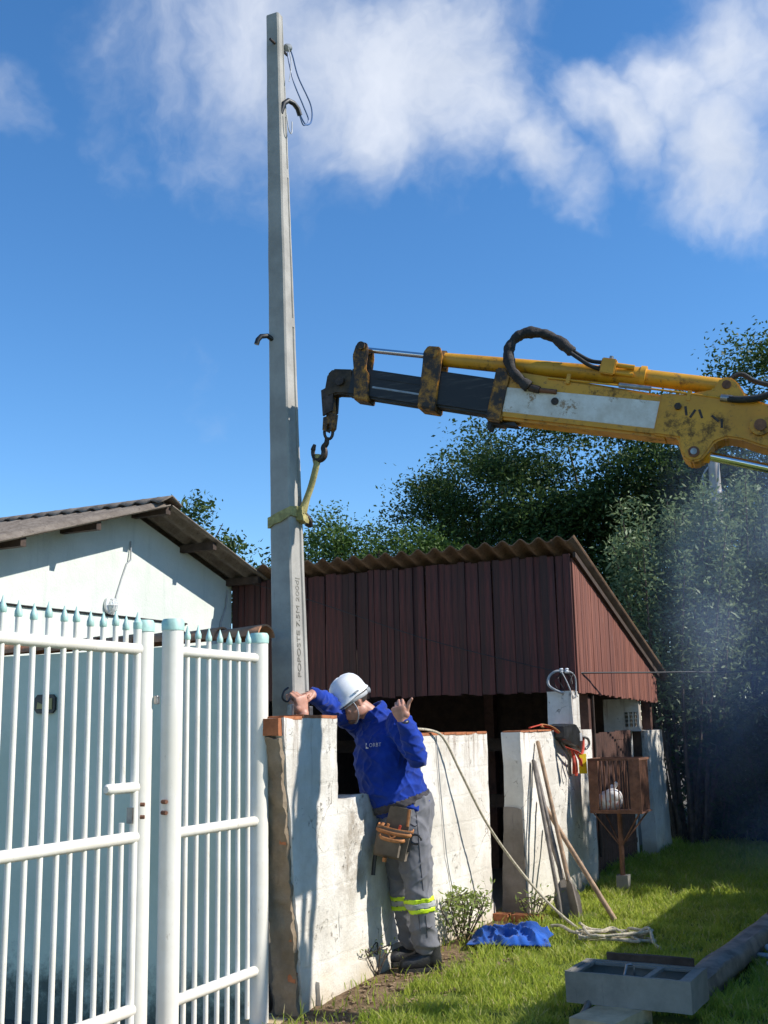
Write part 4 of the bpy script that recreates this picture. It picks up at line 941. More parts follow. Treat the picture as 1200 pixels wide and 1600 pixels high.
# blue cloth in the grass
def cloth():
    m = MB(); vs = []; fs = []; nx, ny = 80, 60
    for j in range(ny + 1):
        for i in range(nx + 1):
            u, v = i / nx * 2 - 1, j / ny * 2 - 1
            e = max(abs(u), abs(v)); rr_ = (u * u + v * v) ** .5
            x = u * .27 + .04 * fnoise((u, v, 0), 1.3, 5); y = v * .20 + .05 * fnoise((u, v, 0), 1.4, 8)
            h = .085 * max(0, 1 - e ** 3) * (.55 + .6 * fnoise((u, v, 0), 1.3, 2)) * (.6 + .5 * max(0, v + .6))
            rg = 1 - 2.2 * abs(fnoise((u * 1.3 + .4 * v, v * .6, 0), 2.0, 11)); rg2 = 1 - 2.5 * abs(fnoise((u * 2 - v, v + u, 0), 3.1, 17))
            h += (.045 * max(0, rg) ** 2 + .008 * max(0, rg2) ** 2) * (1 - e ** 5) + .010 * math.sin(u * 26 + v * 4 + 3 * fnoise((u, v, 0), 2)) * max(0, -v + .1) * (1 - e ** 6)
            vs.append((x, y, max(.003, h + .012)))
    for j in range(ny):
        for i in range(nx): a = j * (nx + 1) + i; fs.append((a, a + 1, a + nx + 2, a + nx + 1))
    m.add(vs, fs); o = m.build('crumpled_cloth', M['blue_cloth'], None, True); s = o.modifiers.new('s', 'SOLIDIFY'); s.thickness = .006
    o.location = (-2.68, 7.40, .02); o.rotation_euler = (0, 0, math.radians(14)); tag(o, 'crumpled blue cloth lying on the grass at the wall foot', 'cloth')
cloth()
# ropes
RP = empty('rope', 'pale rope drooping from the wall top to a loose coil on the grass', 'rope', (-2.1, 7.65, 0))
par(MB().tube(smooth_pts([(-3.42, 6.9, 1.20), (-3.34, 6.95, 1.37), (-3.22, 7.05, 1.415), (-3.13, 7.28, 1.40), (-3.10, 7.42, 1.33), (-3.06, 7.60, 1.10), (-2.98, 7.86, .74), (-2.86, 8.12, .42), (-2.66, 8.16, .18), (-2.42, 8.00, .05), (-2.25, 7.80, .035), (-2.1, 7.66, .04)], 10), .0095, 8).build('line', M['rope'], None, True), RP)
random.seed(21); cp = []
for i in range(46):
    a = i * .62 + random.uniform(-.2, .2); r = random.uniform(.10, .25)
    cp.append((-2.04 + r * 1.25 * math.cos(a), 7.63 + r * .8 * math.sin(a), .035 + .002 * i * random.uniform(.3, 1)))
par(MB().tube(smooth_pts(cp, 5), .0095, 7).build('coil', M['rope'], None, True), RP)
par(MB().tube(smooth_pts([(-2.2, 7.7, .04), (-2.36, 7.78, .04), (-2.48, 7.92, .05), (-2.56, 7.95, .04)], 6), .011, 7).build('tail', M['rope'], None, True), RP)
par(MB().tube(smooth_pts([(-1.9, 7.6, .05), (-1.80, 7.62, .12), (-1.74, 7.5, .05), (-1.68, 7.4, .04)], 6), .011, 7).build('tail', M['rope'], None, True), RP)
CA = MB().tube(smooth_pts([(-3.40, 6.92, 1.25), (-3.33, 6.94, 1.40), (-3.2, 6.955, 1.415), (-3.125, 6.965, 1.36), (-3.11, 6.99, 1.2), (-3.115, 6.995, 1.06), (-3.12, 6.96, .98), (-3.125, 6.90, 1.02)], 8), .007, 7).build('hanging_cable', M['greywire'], None, True)
tag(CA, 'thin grey cable looped over the wall top behind the man', 'cable')
tag(MB().tube(smooth_pts([(-3.142, 7.36, 1.37), (-3.138, 7.40, 1.0), (-3.14, 7.48, .55), (-3.14, 7.57, .30), (-3.135, 7.60, .12)], 6), .004, 6).build('thin_cord', M['greywire'], None, True), 'thin grey cord hanging straight down the white wall', 'cord')
# steel stubs just behind the wall top where the hands work
for k, (x, y, zt, w) in enumerate(((-3.345, 5.70, 1.575, .015), (-3.345, 5.915, 1.565, .018))):
    o = MB().box((x - w, y - w, .9), (x + w, y + w, zt), None, .003).build('steel_stub', M['steel'])
    tag(o, 'short grey steel tube end sticking up behind the pier, ' + ('by the hands' if k == 0 else 'toward the man'), 'tube')
o = MB().tube(smooth_pts([(-3.36, 5.70, 1.67), (-3.37, 5.67, 1.65), (-3.375, 5.66, 1.61), (-3.36, 5.69, 1.59), (-3.35, 5.72, 1.62)], 6), .006, 6).build('tie_wire', M['black'], None, True); tag(o, 'short black tie wire held between the two hands at the pole', 'wire')
# ------------------------------------------------------------------ foreground box, block, pipe and felled pole
BX = empty('meter_box', 'grey open topped concrete box resting on a timber block', 'box', (-1.43, 5.75, .10), math.radians(-3))
def bx(m, nm, mat, sm=False): o = m.build(nm, mat, None, sm); o.parent = BX; return o
L2, D2, H2 = .305, .165, .145
bx(rough_box((-L2, -D2, 0), (L2, -D2 + .014, H2), .03, .0025, 8, None, 51), 'front', M['conc'], 30)
bx(rough_box((-L2, D2 - .022, 0), (L2, D2, H2), .03, .0025, 8, None, 52), 'back', M['conc'], 30)
bx(rough_box((-L2, -D2 + .023, 0), (-L2 + .022, D2 - .023, H2), .03, .0025, 8, None, 53), 'side', M['conc'], 30)
bx(rough_box((L2 - .022, -D2 + .023, 0), (L2, D2 - .023, H2), .03, .0025, 8, None, 54), 'side', M['conc'], 30)
bx(MB().box((-L2 + .01, -D2 + .01, .004), (L2 - .01, D2 - .01, .02)), 'bottom', M['conc_dark'])
# rim with two pockets
for a, b in (((-L2 + .0235, -D2 + .0155, H2 - .018), (-L2 + .055, D2 - .0235, H2 - .004)), ((.075, -D2 + .0155, H2 - .018), (.105, D2 - .0235, H2 - .004)), ((L2 - .060, -D2 + .0155, H2 - .018), (L2 - .0235, D2 - .0235, H2 - .004)),
             ((-L2 + .056, D2 - .05, H2 - .018), (L2 - .061, D2 - .0235, H2 - .005))):
    bx(rough_box(a, b, .03, .002, 9, None, a[0] * 7), 'rim', M['conc'], 30)
bx(MB().tube([(-.06, -.05, .06), (-.05, .02, H2 + .012), (-.03, .03, H2 + .015)], .008, 8), 'bolt', M['steel'], 40)
bx(MB().tube([(-.02, .03, .05), (-.018, .03, H2 + .01)], .006, 8), 'bolt', M['steel'], 40)
bx(rough_box((-.20, D2 + .004, .03), (.24, D2 + .03, H2 + .035), .04, .006, 7, None, 61), 'back_board', M['dark_wood'], 30)
o = rough_box((-.11, -.2, -.055), (.115, .2, .055), .05, .003, 7, None, 71).build('timber_block', M['pale_wood'], None, 40); o.location = (-1.50, 5.50, .045); o.rotation_euler = (0, 0, math.radians(-12)); tag(o, 'pale timber block under the grey concrete box', 'block')
o = MB().tube([(-1.63, 5.62, .115), (-1.64, 5.55, .075), (-1.66, 5.35, .02), (-1.68, 5.15, .018)], .017, 10).build('steel_pipe', M['steel'], None, 40); tag(o, 'grey pipe end poking out from under the concrete box', 'pipe')
def log():
    vs = []; fs = []; seg, n = 22, 44
    for i in range(n + 1):
        t = i / n; y = 6.15 + 3.9 * t; x = -1.27 + .30 * t
        for k in range(seg):
            a = 2 * PI * k / seg; r = .080 * (1 + .16 * fnoise((math.cos(a) * 1.5, y * .8, math.sin(a) * 1.5), 2.2) + .10 * fnoise((math.cos(a) * 4, y * .7, math.sin(a) * 4), 3.5, 5))
            ca, sa = math.cos(a), math.sin(a); vs.append((x + r * math.copysign(abs(ca) ** .62, ca), y, .066 + r * .85 * math.copysign(abs(sa) ** .62, sa)))
    for i in range(n):
        for k in range(seg): fs.append((i * seg + k, i * seg + (k + 1) % seg, (i + 1) * seg + (k + 1) % seg, (i + 1) * seg + k))
    fs += [tuple(range(seg)), tuple(n * seg + k for k in range(seg))]
    m = MB(); m.add(vs, fs); return m
FP = empty('felled_pole', 'old dark timber pole lying on the shaded grass behind the box', 'log', (-1.15, 8, 0))
par(log().build('trunk', M['old_wood'], None, 60), FP)
par(MB().tube([(-1.13, 8.3, .13), (-1.10, 8.32, .30)], [.016, .011], 8).build('bolt', M['dark_steel']), FP)
random.seed(9)
o = MB().tube(smooth_pts([(-.95 + .12 * math.cos(i * 1.3) + random.uniform(-.05, .05), 7.35 + .035 * i * math.sin(i) + random.uniform(-.05, .05), .03 + .004 * i) for i in range(12)], 5), .012, 6).build('rag_rope', M['greywire'], None, True); tag(o, 'grey tangle of old rope on the shaded grass beside the felled pole', 'rope')
# slim concrete post in the trees with tie wires
CP = empty('street_post', 'slim grey concrete post among the pale shrubs', 'pole', (-2.36, 15.5, 0))
o = MB().lathe([(.11, 0), (.075, 4.9), (.07, 4.95)], 14).build('shaft', M['pole'], None, 40); o.parent = CP
for z in (3.95, 4.45): o = MB().lathe([(.088, 0), (.09, .01), (.09, .045), (.088, .055)], 14, Matrix.Translation((0, 0, z))).build('strap', M['steel'], None, 40); o.parent = CP
for pts in ([(-.07, -.05, 4.85), (-.15, -.08, 4.7), (-.08, -.1, 4.5), (.05, -.1, 4.6), (.08, -.09, 4.85)], [(.08, -.09, 4.88), (.03, -.11, 4.5), (-.06, -.12, 4.2), (-.2, -.12, 4.05), (-.12, -.1, 4.3), (.02, -.1, 4.5)]):
    o = MB().tube(smooth_pts(pts), .012, 6).build('wire', M['greywire'], None, True); o.parent = CP
# ================================================================== people
def fuse(mb, voxel, it=4, fac=.5, disp=None):
    """union of overlapping closed shapes as one continuous skin"""
    me = bpy.data.meshes.new('tmp'); me.from_pydata(mb.v, [], mb.f); me.update()
    bm = bmesh.new(); bm.from_mesh(me); bmesh.ops.remove_doubles(bm, verts=bm.verts, dist=1e-6); bmesh.ops.recalc_face_normals(bm, faces=bm.faces); bm.to_mesh(me); bm.free()
    ob = bpy.data.objects.new('tmp', me); COL.objects.link(ob)
    r = ob.modifiers.new('r', 'REMESH'); r.mode = 'VOXEL'; r.voxel_size = voxel; r.use_smooth_shade = True
    s = ob.modifiers.new('s', 'SMOOTH'); s.factor = fac; s.iterations = it
    dg = bpy.context.evaluated_depsgraph_get(); dg.update()
    out = bpy.data.meshes.new_from_object(ob.evaluated_get(dg)); bpy.data.objects.remove(ob); bpy.data.meshes.remove(me)
    if disp:
        ns = [v.normal.copy() for v in out.vertices]
        for v, n in zip(out.vertices, ns): v.co += n * disp(v.co)
        out.update()
    out.polygons.foreach_set('use_smooth', [True] * len(out.polygons))
    return out
def loft(mb, rings, seg=28, p=2.3):
    """rings: (center, axis1, axis2) superellipses"""
    vs = []; fs = []; n = len(rings)
    for c, a, b in rings:
        c, a, b = Vector(c), Vector(a), Vector(b)
        for k in range(seg):
            t = 2 * PI * k / seg; ct, st = math.cos(t), math.sin(t)
            vs.append(c + a * math.copysign(abs(ct) ** (2 / p), ct) + b * math.copysign(abs(st) ** (2 / p), st))
    for i in range(n - 1):
        for k in range(seg): fs.append((i * seg + k, i * seg + (k + 1) % seg, (i + 1) * seg + (k + 1) % seg, (i + 1) * seg + k))
    fs += [tuple(range(seg))[::-1], tuple((n - 1) * seg + k for k in range(seg))]
    mb.add(vs, fs)
def limb(mb, pts, rad, k=5, seg=16):
    P = smooth_pts(pts, k); R = []
    for i in range(len(pts) - 1):
        for j in range(k): t = j / k; t = t * t * (3 - 2 * t); R.append(rad[i] + (rad[i + 1] - rad[i]) * t)
    R.append(rad[-1]); mb.tube(P, R, seg); mb.ell(P[0], (R[0],) * 3); mb.ell(P[-1], (R[-1],) * 3)
def hand(mb, wrist, d, dorsal, side, curls, thumb, sc=1.0, splay=.05):
    w = Vector(wrist); d = Vector(d).normalized(); n = Vector(dorsal); n = (n - d * n.dot(d)).normalized(); s = Vector(side); s = (s - d * s.dot(d) - n * s.dot(n)).normalized()
    R = [(0, .027, .021), (.02, .030, .020), (.05, .040, .018), (.078, .043, .0165), (.094, .041, .013)]
    loft(mb, [(w + d * (t * sc), s * (a * sc), n * (b * sc)) for t, a, b in R], 18, 2.6)
    mb.ell(w + (d * .035 + s * .026 - n * .008) * sc, (.026 * sc,) * 3)     # thumb mound
    L_ = [(.043, .026, .021), (.047, .029, .023), (.044, .027, .022), (.034, .021, .019)]
    for f in range(4):
        off = .031 - .0205 * f
        p = w + (d * (.090 - .004 * abs(f - 1) - (.006 if f == 3 else 0)) + s * off + n * .002) * sc
        a = 0; pts = [p - d * (.02 * sc), p]; fd = (d + s * (splay * (1.2 - f))).normalized()
        for j in range(3):
            a += math.radians(curls[f][j]); p = p + (fd * math.cos(a) - n * math.sin(a)) * (L_[f][j] * sc); pts.append(p)
        r0 = (.0098, .0098, .0092, .0084, .0070) if f < 3 else (.0088, .0088, .0080, .0072, .0062)
        mb.tube(pts, [x * sc for x in r0], 12)
        for q, x in zip(pts[1:], r0[1:]): mb.ell(q, (x * sc * 1.04,) * 3, None, 10, 8)
    pts = [w + (d * .022 + s * .022 - n * .004) * sc]; p = pts[0]
    for (dd, ss, nn, l) in thumb:
        p = p + (d * dd + s * ss + n * nn).normalized() * (l * sc); pts.append(p)
    rr = [.017, .0125, .0112, .0085][:len(pts)]
    mb.tube(pts, [x * sc for x in rr], 12)
    for q, x in zip(pts, rr): mb.ell(q, (x * sc,) * 3, None, 10, 8)
def head_shapes(mb, o, fwd, up):
    o = Vector(o); f = Vector(fwd).normalized(); u = Vector(up); u = (u - f * u.dot(f)).normalized(); l = u.cross(f)
    R = Matrix((f, l, u)).transposed()
    def E(c, r): mb.ell(o + R @ Vector(c), r, R, 20, 14)
    E((-.012, 0, .025), (.098, .077, .095)); E((.022, 0, -.035), (.072, .064, .082)); E((.030, 0, -.080), (.055, .052, .042)); E((.062, 0, -.104), (.026, .030, .019))
    E((.070, 0, .018), (.028, .052, .016)); E((.092, 0, -.030), (.018, .013, .022)); E((.100, 0, -.040), (.014, .014, .011)); E((.083, 0, -.005), (.014, .010, .03))
    E((.080, 0, -.070), (.015, .024, .007)); E((.079, 0, -.081), (.014, .021, .007))
    for s in (-1, 1):
        E((.066, s * .040, -.035), (.020, .020, .02)); E((-.008, s * .076, -.018), (.018, .008, .031)); E((-.012, s * .083, -.008), (.014, .006, .02))
        E((.0, s * .052, -.075), (.04, .014, .03))
    return R
# ------------------------------------------------------------------ the lineman
MAN = empty('person', 'person in white hard hat, blue shirt and grey trousers leaning over the low wall', 'person', (-2.93, 6.55, 0), math.radians(25.5))
def mp_(me, nm, mat, P=None):
    o = link(nm, me, mat); o.parent = P or MAN; return o
Fv = Vector((-.86, -.51, 0)).normalized(); Sv = Vector((.51, -.86, 0)).normalized()
def ring(c, hw, hd, tilt=0.0, grow=0.0): return (c, Sv * (hw * .95 + grow), (Fv + Vector((0, 0, -tilt))) * (hd * .93 + grow))
torso = [((-.085, 0, .93), .185, .165, .30), ((-.125, .0, 1.0), .19, .178, .32), ((-.165, .0, 1.09), .195, .188, .32), ((-.195, .005, 1.19), .20, .188, .30),
         ((-.212, .012, 1.29), .205, .172, .25), ((-.222, .02, 1.37), .205, .150, .2), ((-.228, .025, 1.435), .185, .120, .15), ((-.234, .028, 1.485), .125, .092, .15), ((-.245, .022, 1.525), .075, .075, .3)]
LS, LE, LW = (-.105, -.135, 1.435), (-.008, -.250, 1.255), (-.088, -.318, 1.462)
RS, RE, RW = (-.355, .195, 1.462), (-.515, -.090, 1.555), (-.630, -.352, 1.638)
LH, LK, LA = (-.055, -.085, .87), (-.015, -.115, .46), (.022, -.075, .09)
RH, RK, RA = (-.125, .090, .87), (-.105, .080, .45), (-.062, .147, .09)
HO_, HF, HU = Vector((-.400, -.045, 1.602)), Vector((-.80, -.28, -.53)), Vector((-.50, -.19, .84))
# body: one continuous skin from head to feet
b = MB()
loft(b, [ring(c, hw, hd, t, -.028) for c, hw, hd, t in torso])
limb(b, [(-.235, .025, 1.46), (-.30, .0, 1.525), (-.375, -.035, 1.575)], [.062, .056, .060])
head_shapes(b, HO_, HF, HU)
limb(b, [LS, LE, LW], [.055, .042, .028]); limb(b, [RS, RE, RW], [.055, .042, .028])
limb(b, [LH, LK, LA], [.085, .058, .036]); limb(b, [RH, RK, RA], [.085, .058, .036])
b.ell((LA[0] - .035, LA[1] - .012, .055), (.075, .026, .024)); b.ell((RA[0] - .03, RA[1] - .012, .055), (.075, .026, .024))
b.ell((-.09, 0, .90), (.14, .13, .11))
hand(b, LW, (-.30, -.10, .95), (-.15, -1, -.1), (1, -.1, .35), [(48, 82, 50), (54, 86, 50), (60, 88, 50), (66, 88, 50)], [(.85, .55, -.1, .045), (.85, .55, -.0, .036), (.6, .8, .15, .03)], 1.06, .015)
hand(b, RW, (-.50, -.72, -.12), (-.15, .1, 1), (.75, -.55, .0), [(28, 50, 35), (34, 52, 35), (40, 55, 35), (46, 55, 35)], [(.9, .45, -.35, .042), (1, -.05, -.45, .034), (.9, -.4, -.5, .028)], 1.0)
mp_(fuse(b, .0042, 3, .5), 'body', M['skin'])
# shirt
s = MB()
loft(s, [ring(c, hw, hd, t) for c, hw, hd, t in torso], 36)
limb(s, [LS, (-.045, -.20, 1.335), LE], [.088, .076, .062], 6); limb(s, [LE, (-.045, -.283, 1.355), (-.080, -.313, 1.44)], [.062, .056, .043], 6)
limb(s, [RS, (-.44, .06, 1.515), RE], [.092, .080, .064], 6); limb(s, [RE, (-.57, -.22, 1.598), (-.615, -.318, 1.628)], [.064, .056, .043], 6)
s.ell((-.10, -.12, 1.42), (.10, .10, .085)); s.ell((-.33, .17, 1.44), (.11, .11, .085))
# stand collar
def collar(mb):
    c0 = Vector((-.262, .012, 1.515)); ax = Vector((-.42, -.12, .9)).normalized(); u = ax.orthogonal().normalized(); w = ax.cross(u)
    pts = [c0 + (u * math.cos(t) + w * math.sin(t)) * .075 + ax * (.02 + .012 * math.cos(t)) for t in [2 * PI * k / 24 for k in range(25)]]
    mb.tube(pts, [(.012, .026)] * 25, 10, False, None, None, ax)
collar(s)
def folds(p):
    q = Vector(p)
    d = .008 * noise.noise(Vector((q.x * 9 + q.z * 7, q.y * 9, q.z * 17))) + .0035 * noise.noise(Vector((q.x * 24, q.y * 24 + q.z * 12, q.z * 30 - q.x * 14)))
    # gathered folds on sleeves and above the belt
    r = 1 - abs(noise.noise(Vector((q.x * 6 - q.z * 5, q.y * 6, q.z * 13 + q.x * 8)))) * 2
    d += .010 * max(0, r) ** 3
    r2 = 1 - abs(noise.noise(Vector((q.x * 11 + q.z * 4 + 3, q.y * 8, q.z * 9 - q.x * 10)))) * 3.2
    d += .008 * max(0, r2) ** 2
    if q.z < 1.12: d += .007 * max(0, 1 - abs(noise.noise(Vector((q.x * 3.5, q.y * 3.5, q.z * 22 + q.x * 9)))) * 2.4) * min(1, (1.12 - q.z) * 9)
    dl = min((q - Vector(LE)).length, (q - Vector(RE)).length)
    if dl < .15: d += .005 * math.sin((q - Vector(LE)).length * 150 + q.z * 30) * (1 - dl / .15)
    return d
SHM = fuse(s, .0065, 4, .5, folds)
shirt = mp_(SHM, 'shirt', M['blue_shirt'])
# trousers
t_ = MB()
loft(t_, [((-.088, 0, .74), Sv * .165, Fv * .135), ((-.085, 0, .84), Sv * .18, Fv * .155), ((-.080, 0, .93), Sv * .182, (Fv + Vector((0, 0, -.3))) * .158), ((-.085, 0, 1.0), Sv * .176, (Fv + Vector((0, 0, -.3))) * .15)], 32)
limb(t_, [(LH[0], LH[1], .84), (-.032, -.10, .66), LK, (.005, -.095, .28), (.02, -.078, .165)], [.112, .099, .080, .072, .076], 7, 20)
limb(t_, [(RH[0], RH[1], .84), (-.115, .085, .66), RK, (-.085, .115, .28), (-.062, .14, .16)], [.110, .098, .080, .071, .072], 7, 20)
def tfolds(p):
    q = Vector(p)
    d = .007 * noise.noise(Vector((q.x * 8, q.y * 8, q.z * 9))) + .003 * noise.noise(Vector((q.x * 20, q.y * 20, q.z * 26 + q.x * 18)))
    if q.z < .24: d += .010 * math.sin(q.z * 75 + 6 * noise.noise(q * 9)) * (1 - q.z / .24)
    d += .007 * max(0, 1 - abs(noise.noise(Vector((q.x * 9 - q.z * 6, q.y * 9, q.z * 11 + 4)))) * 3.5) ** 2
    d += .010 * max(0, 1 - abs(noise.noise(Vector((q.x * 5 + q.z * 4, q.y * 5, q.z * 7)))) * 2.5) ** 2
    return d
TRM = fuse(t_, .0065, 4, .5, tfolds)
trou = mp_(TRM, 'trousers', M['grey_cloth'])
bvt = BVHTree.FromPolygons([v.co for v in TRM.vertices], [p.vertices[:] for p in TRM.polygons])
def seam(pts, r=.0022):
    out = []
    for q in smooth_pts(pts, 8):
        h = bvt.ray_cast(Vector((q.x, -1, q.z)), Vector((0, 1, 0)))
        if h[0] is not None: out.append(h[0] + Vector((0, -.0005, 0)))
    MB().tube(out, r, 6).build('seam', M['belt'], trou, True)
seam([(-.02, 0, .93), (-.01, 0, .80), (0.0, 0, .62), (.012, 0, .47)]); seam([(.022, 0, .33), (.03, 0, .2)]); seam([(-.055, 0, .86), (-.03, 0, .845), (-.016, 0, .85)], .003)
seam([(-.02, 0, .33), (-.012, 0, .24)]); seam([(.03, 0, .26), (.045, 0, .255), (.06, 0, .262)])
def skin_band(me, test, off, name, mat, P):
    """strip sewn on a garment: the faces inside the test, lifted off the cloth"""
    bm = bmesh.new(); bm.from_mesh(me); bm.normal_update()
    bmesh.ops.delete(bm, geom=[f for f in bm.faces if not test(f.calc_center_median())], context='FACES')
    for v in bm.verts: v.co += v.normal * off
    r = bm.to_mesh(out := bpy.data.meshes.new(name)); bm.free(); out.materials.clear()
    o = link(name, out, mat); o.parent = P; sl_ = o.modifiers.new('s', 'SOLIDIFY'); sl_.thickness = .004; sl_.offset = -1; return o
def zz(c): return c.z - .10 * c.x
for lo, hi, mt in ((.398, .423, 'hivis'), (.366, .397, 'silver'), (.340, .365, 'hivis')):
    skin_band(TRM, lambda c: lo < zz(c) < hi, .003, 'reflective_band', M[mt], trou)
# belt follows the shirt
belt_t = lambda c: -.016 < (c.z - (.985 + .30 * (c.x + .05))) < .028
skin_band(SHM, belt_t, .007, 'belt', M['belt'], MAN)
# chest print
bvh = BVHTree.FromPolygons([v.co for v in SHM.vertices], [p.vertices[:] for p in SHM.polygons])
cu = bpy.data.curves.new('print', 'FONT'); cu.body = 'ORBT'; cu.size = .05; cu.space_character = 1.15
to = bpy.data.objects.new('print', cu); COL.objects.link(to); dg = bpy.context.evaluated_depsgraph_get(); tm_ = bpy.data.meshes.new_from_object(to.evaluated_get(dg)); bpy.data.objects.remove(to)
def stick(me, x0, z0, sx, sz, slant, lift=.0065):
    for v in me.vertices:
        x = x0 + v.co.x * sx; z = z0 + v.co.y * sz + (x - x0) * slant
        h = bvh.ray_cast(Vector((x, -1, z)), Vector((0, 1, 0)))
        y = h[0].y if h[0] is not None else -.2
        v.co = (x, y - lift, z)
    me.materials.clear()
mx_ = max(v.co.x for v in tm_.vertices); stick(tm_, -.298, 1.315, .075 / mx_, .65, .06)
mp_(tm_, 'print', M['logo'], shirt)
em = MB(); em.add([(0, 0, 0), (.016, 0, 0), (.016, .006, 0), (.007, .007, 0), (.006, .034, 0), (0, .034, 0)], [(0, 1, 2, 3), (0, 3, 4, 5)]); em = em.mesh('emblem'); stick(em, -.318, 1.305, 1, 1, .06); mp_(em, 'emblem', M['helmet'], shirt)
# boots
def boot(ank, yaw, nm='boot'):
    B = MB(); Mz = Matrix.Translation((ank[0], ank[1], 0)) @ Matrix.Rotation(yaw, 4, 'Z')
    v = [((-.075, 0, .055), .035, .05), ((-.03, 0, .07), .042, .062), ((.03, 0, .066), .044, .058), ((.09, 0, .052), .046, .045), ((.14, 0, .045), .044, .038), ((.175, 0, .038), .03, .026)]
    loft(B, [(Mz @ Vector(c), Mz.to_3x3() @ Vector((0, w, 0)), Vector((0, 0, h))) for c, w, h in v], 22, 2.4)
    limb(B, [Mz @ Vector((-.025, 0, .06)), Mz @ Vector((-.02, 0, .17))], [.05, .055])
    o = mp_(fuse(B, .007, 3), nm, M['boot'])
    S = MB(); pr = [(-.088, -.033), (-.06, -.042), (0, -.046), (.09, -.052), (.15, -.046), (.182, -.022), (.182, .022), (.15, .046), (.09, .052), (0, .046), (-.06, .042), (-.088, .033)]
    S.prism(pr, 'Z', .0, .022, Mz); so = S.build('sole', M['rubber'], o)
boot((.035, -.075), math.radians(195)); boot((-.055, .147), math.radians(203))
# hard hat
def hard_hat():
    f = HF.normalized(); u = (HU - f * HU.dot(f)).normalized(); l = u.cross(f)
    R = Matrix((f, l, u)).transposed(); o0 = HO_ + u * .030 - f * .004
    vs = []; fs = []; seg = 48
    prof = [(1.20, -.006), (1.19, .0), (1.02, .010), (1.0, .03), (.975, .055), (.91, .085), (.78, .112), (.58, .132), (.34, .142), (.12, .146), (.0, .1465)]
    for i, (r, z) in enumerate(prof):
        for k in range(seg):
            a = 2 * PI * k / seg; ca, sa = math.cos(a), math.sin(a)
            rr_ = r
            if i < 2: rr_ = 1.045 + (.30 if ca > 0 else .05) * max(0, abs(ca)) ** 1.6
            zz_ = z - (.020 * max(0, ca) if i < 2 else 0)
            ridge = 1 + (.035 * math.exp(-(sa / .16) ** 2) if 3 < i < 10 else 0)
            vs.append(o0 + R @ Vector((ca * .119 * rr_, sa * .100 * rr_, zz_ * ridge * .94)))
    for i in range(len(prof) - 1):
        for k in range(seg): fs.append((i * seg + k, i * seg + (k + 1) % seg, (i + 1) * seg + (k + 1) % seg, (i + 1) * seg + k))
    m = MB(); m.add(vs, fs); o = m.build('hard_hat', M['helmet'], MAN, True); sm = o.modifiers.new('s', 'SOLIDIFY'); sm.thickness = .004; sm.offset = -1
    # cradle, rear adjuster and ear slot
    pts = [o0 + R @ Vector((.105 * math.cos(t), .088 * math.sin(t), -.012 - .02 * (1 - math.cos(t)) * .5)) for t in [2 * PI * k / 32 for k in range(33)]]
    c = MB().tube(pts, [(.004, .012)] * 33, 8, False, None, None, u).build('headband', M['greywire'], o, True)
    k_ = MB().tube([o0 + R @ Vector((-.108, 0, -.03)), o0 + R @ Vector((-.13, 0, -.036))], .02, 12).build('adjuster', M['greywire'], o, 40)
    g = MB().box((-.014, -.003, -.006), (.014, .003, .006), Matrix.Translation(o0 + R @ Vector((-.02, .1115, .018))) @ R.to_4x4() @ Matrix.Rotation(.1, 4, 'X')).build('slot', M['greywire'], o)
    # glasses
    G = MAN
    gl = MB()
    for s_ in (-1, 1):
        gl.tube(smooth_pts([HO_ + R @ Vector(q) for q in ((-.005, s_ * .083, .0), (.05, s_ * .078, -.002), (.088, s_ * .066, -.006))], 5), .0032, 6)
    tp = [HO_ + R @ Vector((.108 - .028 * (y / .066) ** 2, y, -.004)) for y in [-.066 + .0066 * i for i in range(21)]]
    gl.tube(tp, .003, 6)
    go = gl.build('safety_glasses', M['greywire'], MAN, True)
    lv = []; lf = []
    for i in range(21):
        y = -.066 + .0066 * i; x = .110 - .028 * (y / .066) ** 2
        lv += [HO_ + R @ Vector((x, y, -.004)), HO_ + R @ Vector((x - .006, y, -.040 + .012 * (abs(y) < .014)))]
    lf = [(2 * i, 2 * i + 2, 2 * i + 3, 2 * i + 1) for i in range(20)]
    gm = NT('clear_lens'); gm.base((.9, .93, .93)).rough(.05); gm.b.inputs['Transmission Weight'].default_value = 1.0; gm.b.inputs['IOR'].default_value = 1.1
    L3 = MB(); L3.add(lv, lf); L3.build('lens', gm.m, go, True)
    # short hair at the nape and temples
    H = MB(); H.ell(HO_ + R @ Vector((-.020, 0, .022)), (.094, .0775, .088), R, 24, 16)
    hm = H.mesh('hair', True); bm = bmesh.new(); bm.from_mesh(hm)
    inv = R.transposed()
    def keep(c):
        q = inv @ (c - HO_); return (q.z > .012 and q.x < .05) or (q.x < -.045 and q.z > -.035)
    bmesh.ops.delete(bm, geom=[f_ for f_ in bm.faces if not keep(f_.calc_center_median())], context='FACES'); bm.to_mesh(hm); bm.free()
    link('hair', hm, M['hair'], MAN)
    # beard: thin cap on the chin
    Bd = MB(); Bd.ell(HO_ + R @ Vector((.064, 0, -.106)), (.028, .033, .021), R, 18, 12)
    link('beard', Bd.mesh('beard', True), M['stubble'], MAN)
    # chin strap
    sp = smooth_pts([HO_ + R @ Vector(q) for q in ((.03, .083, .03), (.02, .081, -.03), (.03, .066, -.085), (.055, .03, -.125), (.06, 0, -.13), (.055, -.03, -.125), (.03, -.066, -.085), (.02, -.081, -.03), (.03, -.083, .03))], 5)
    MB().tube(sp, .0035, 6).build('chin_strap', M['greywire'], MAN, True)
hard_hat()
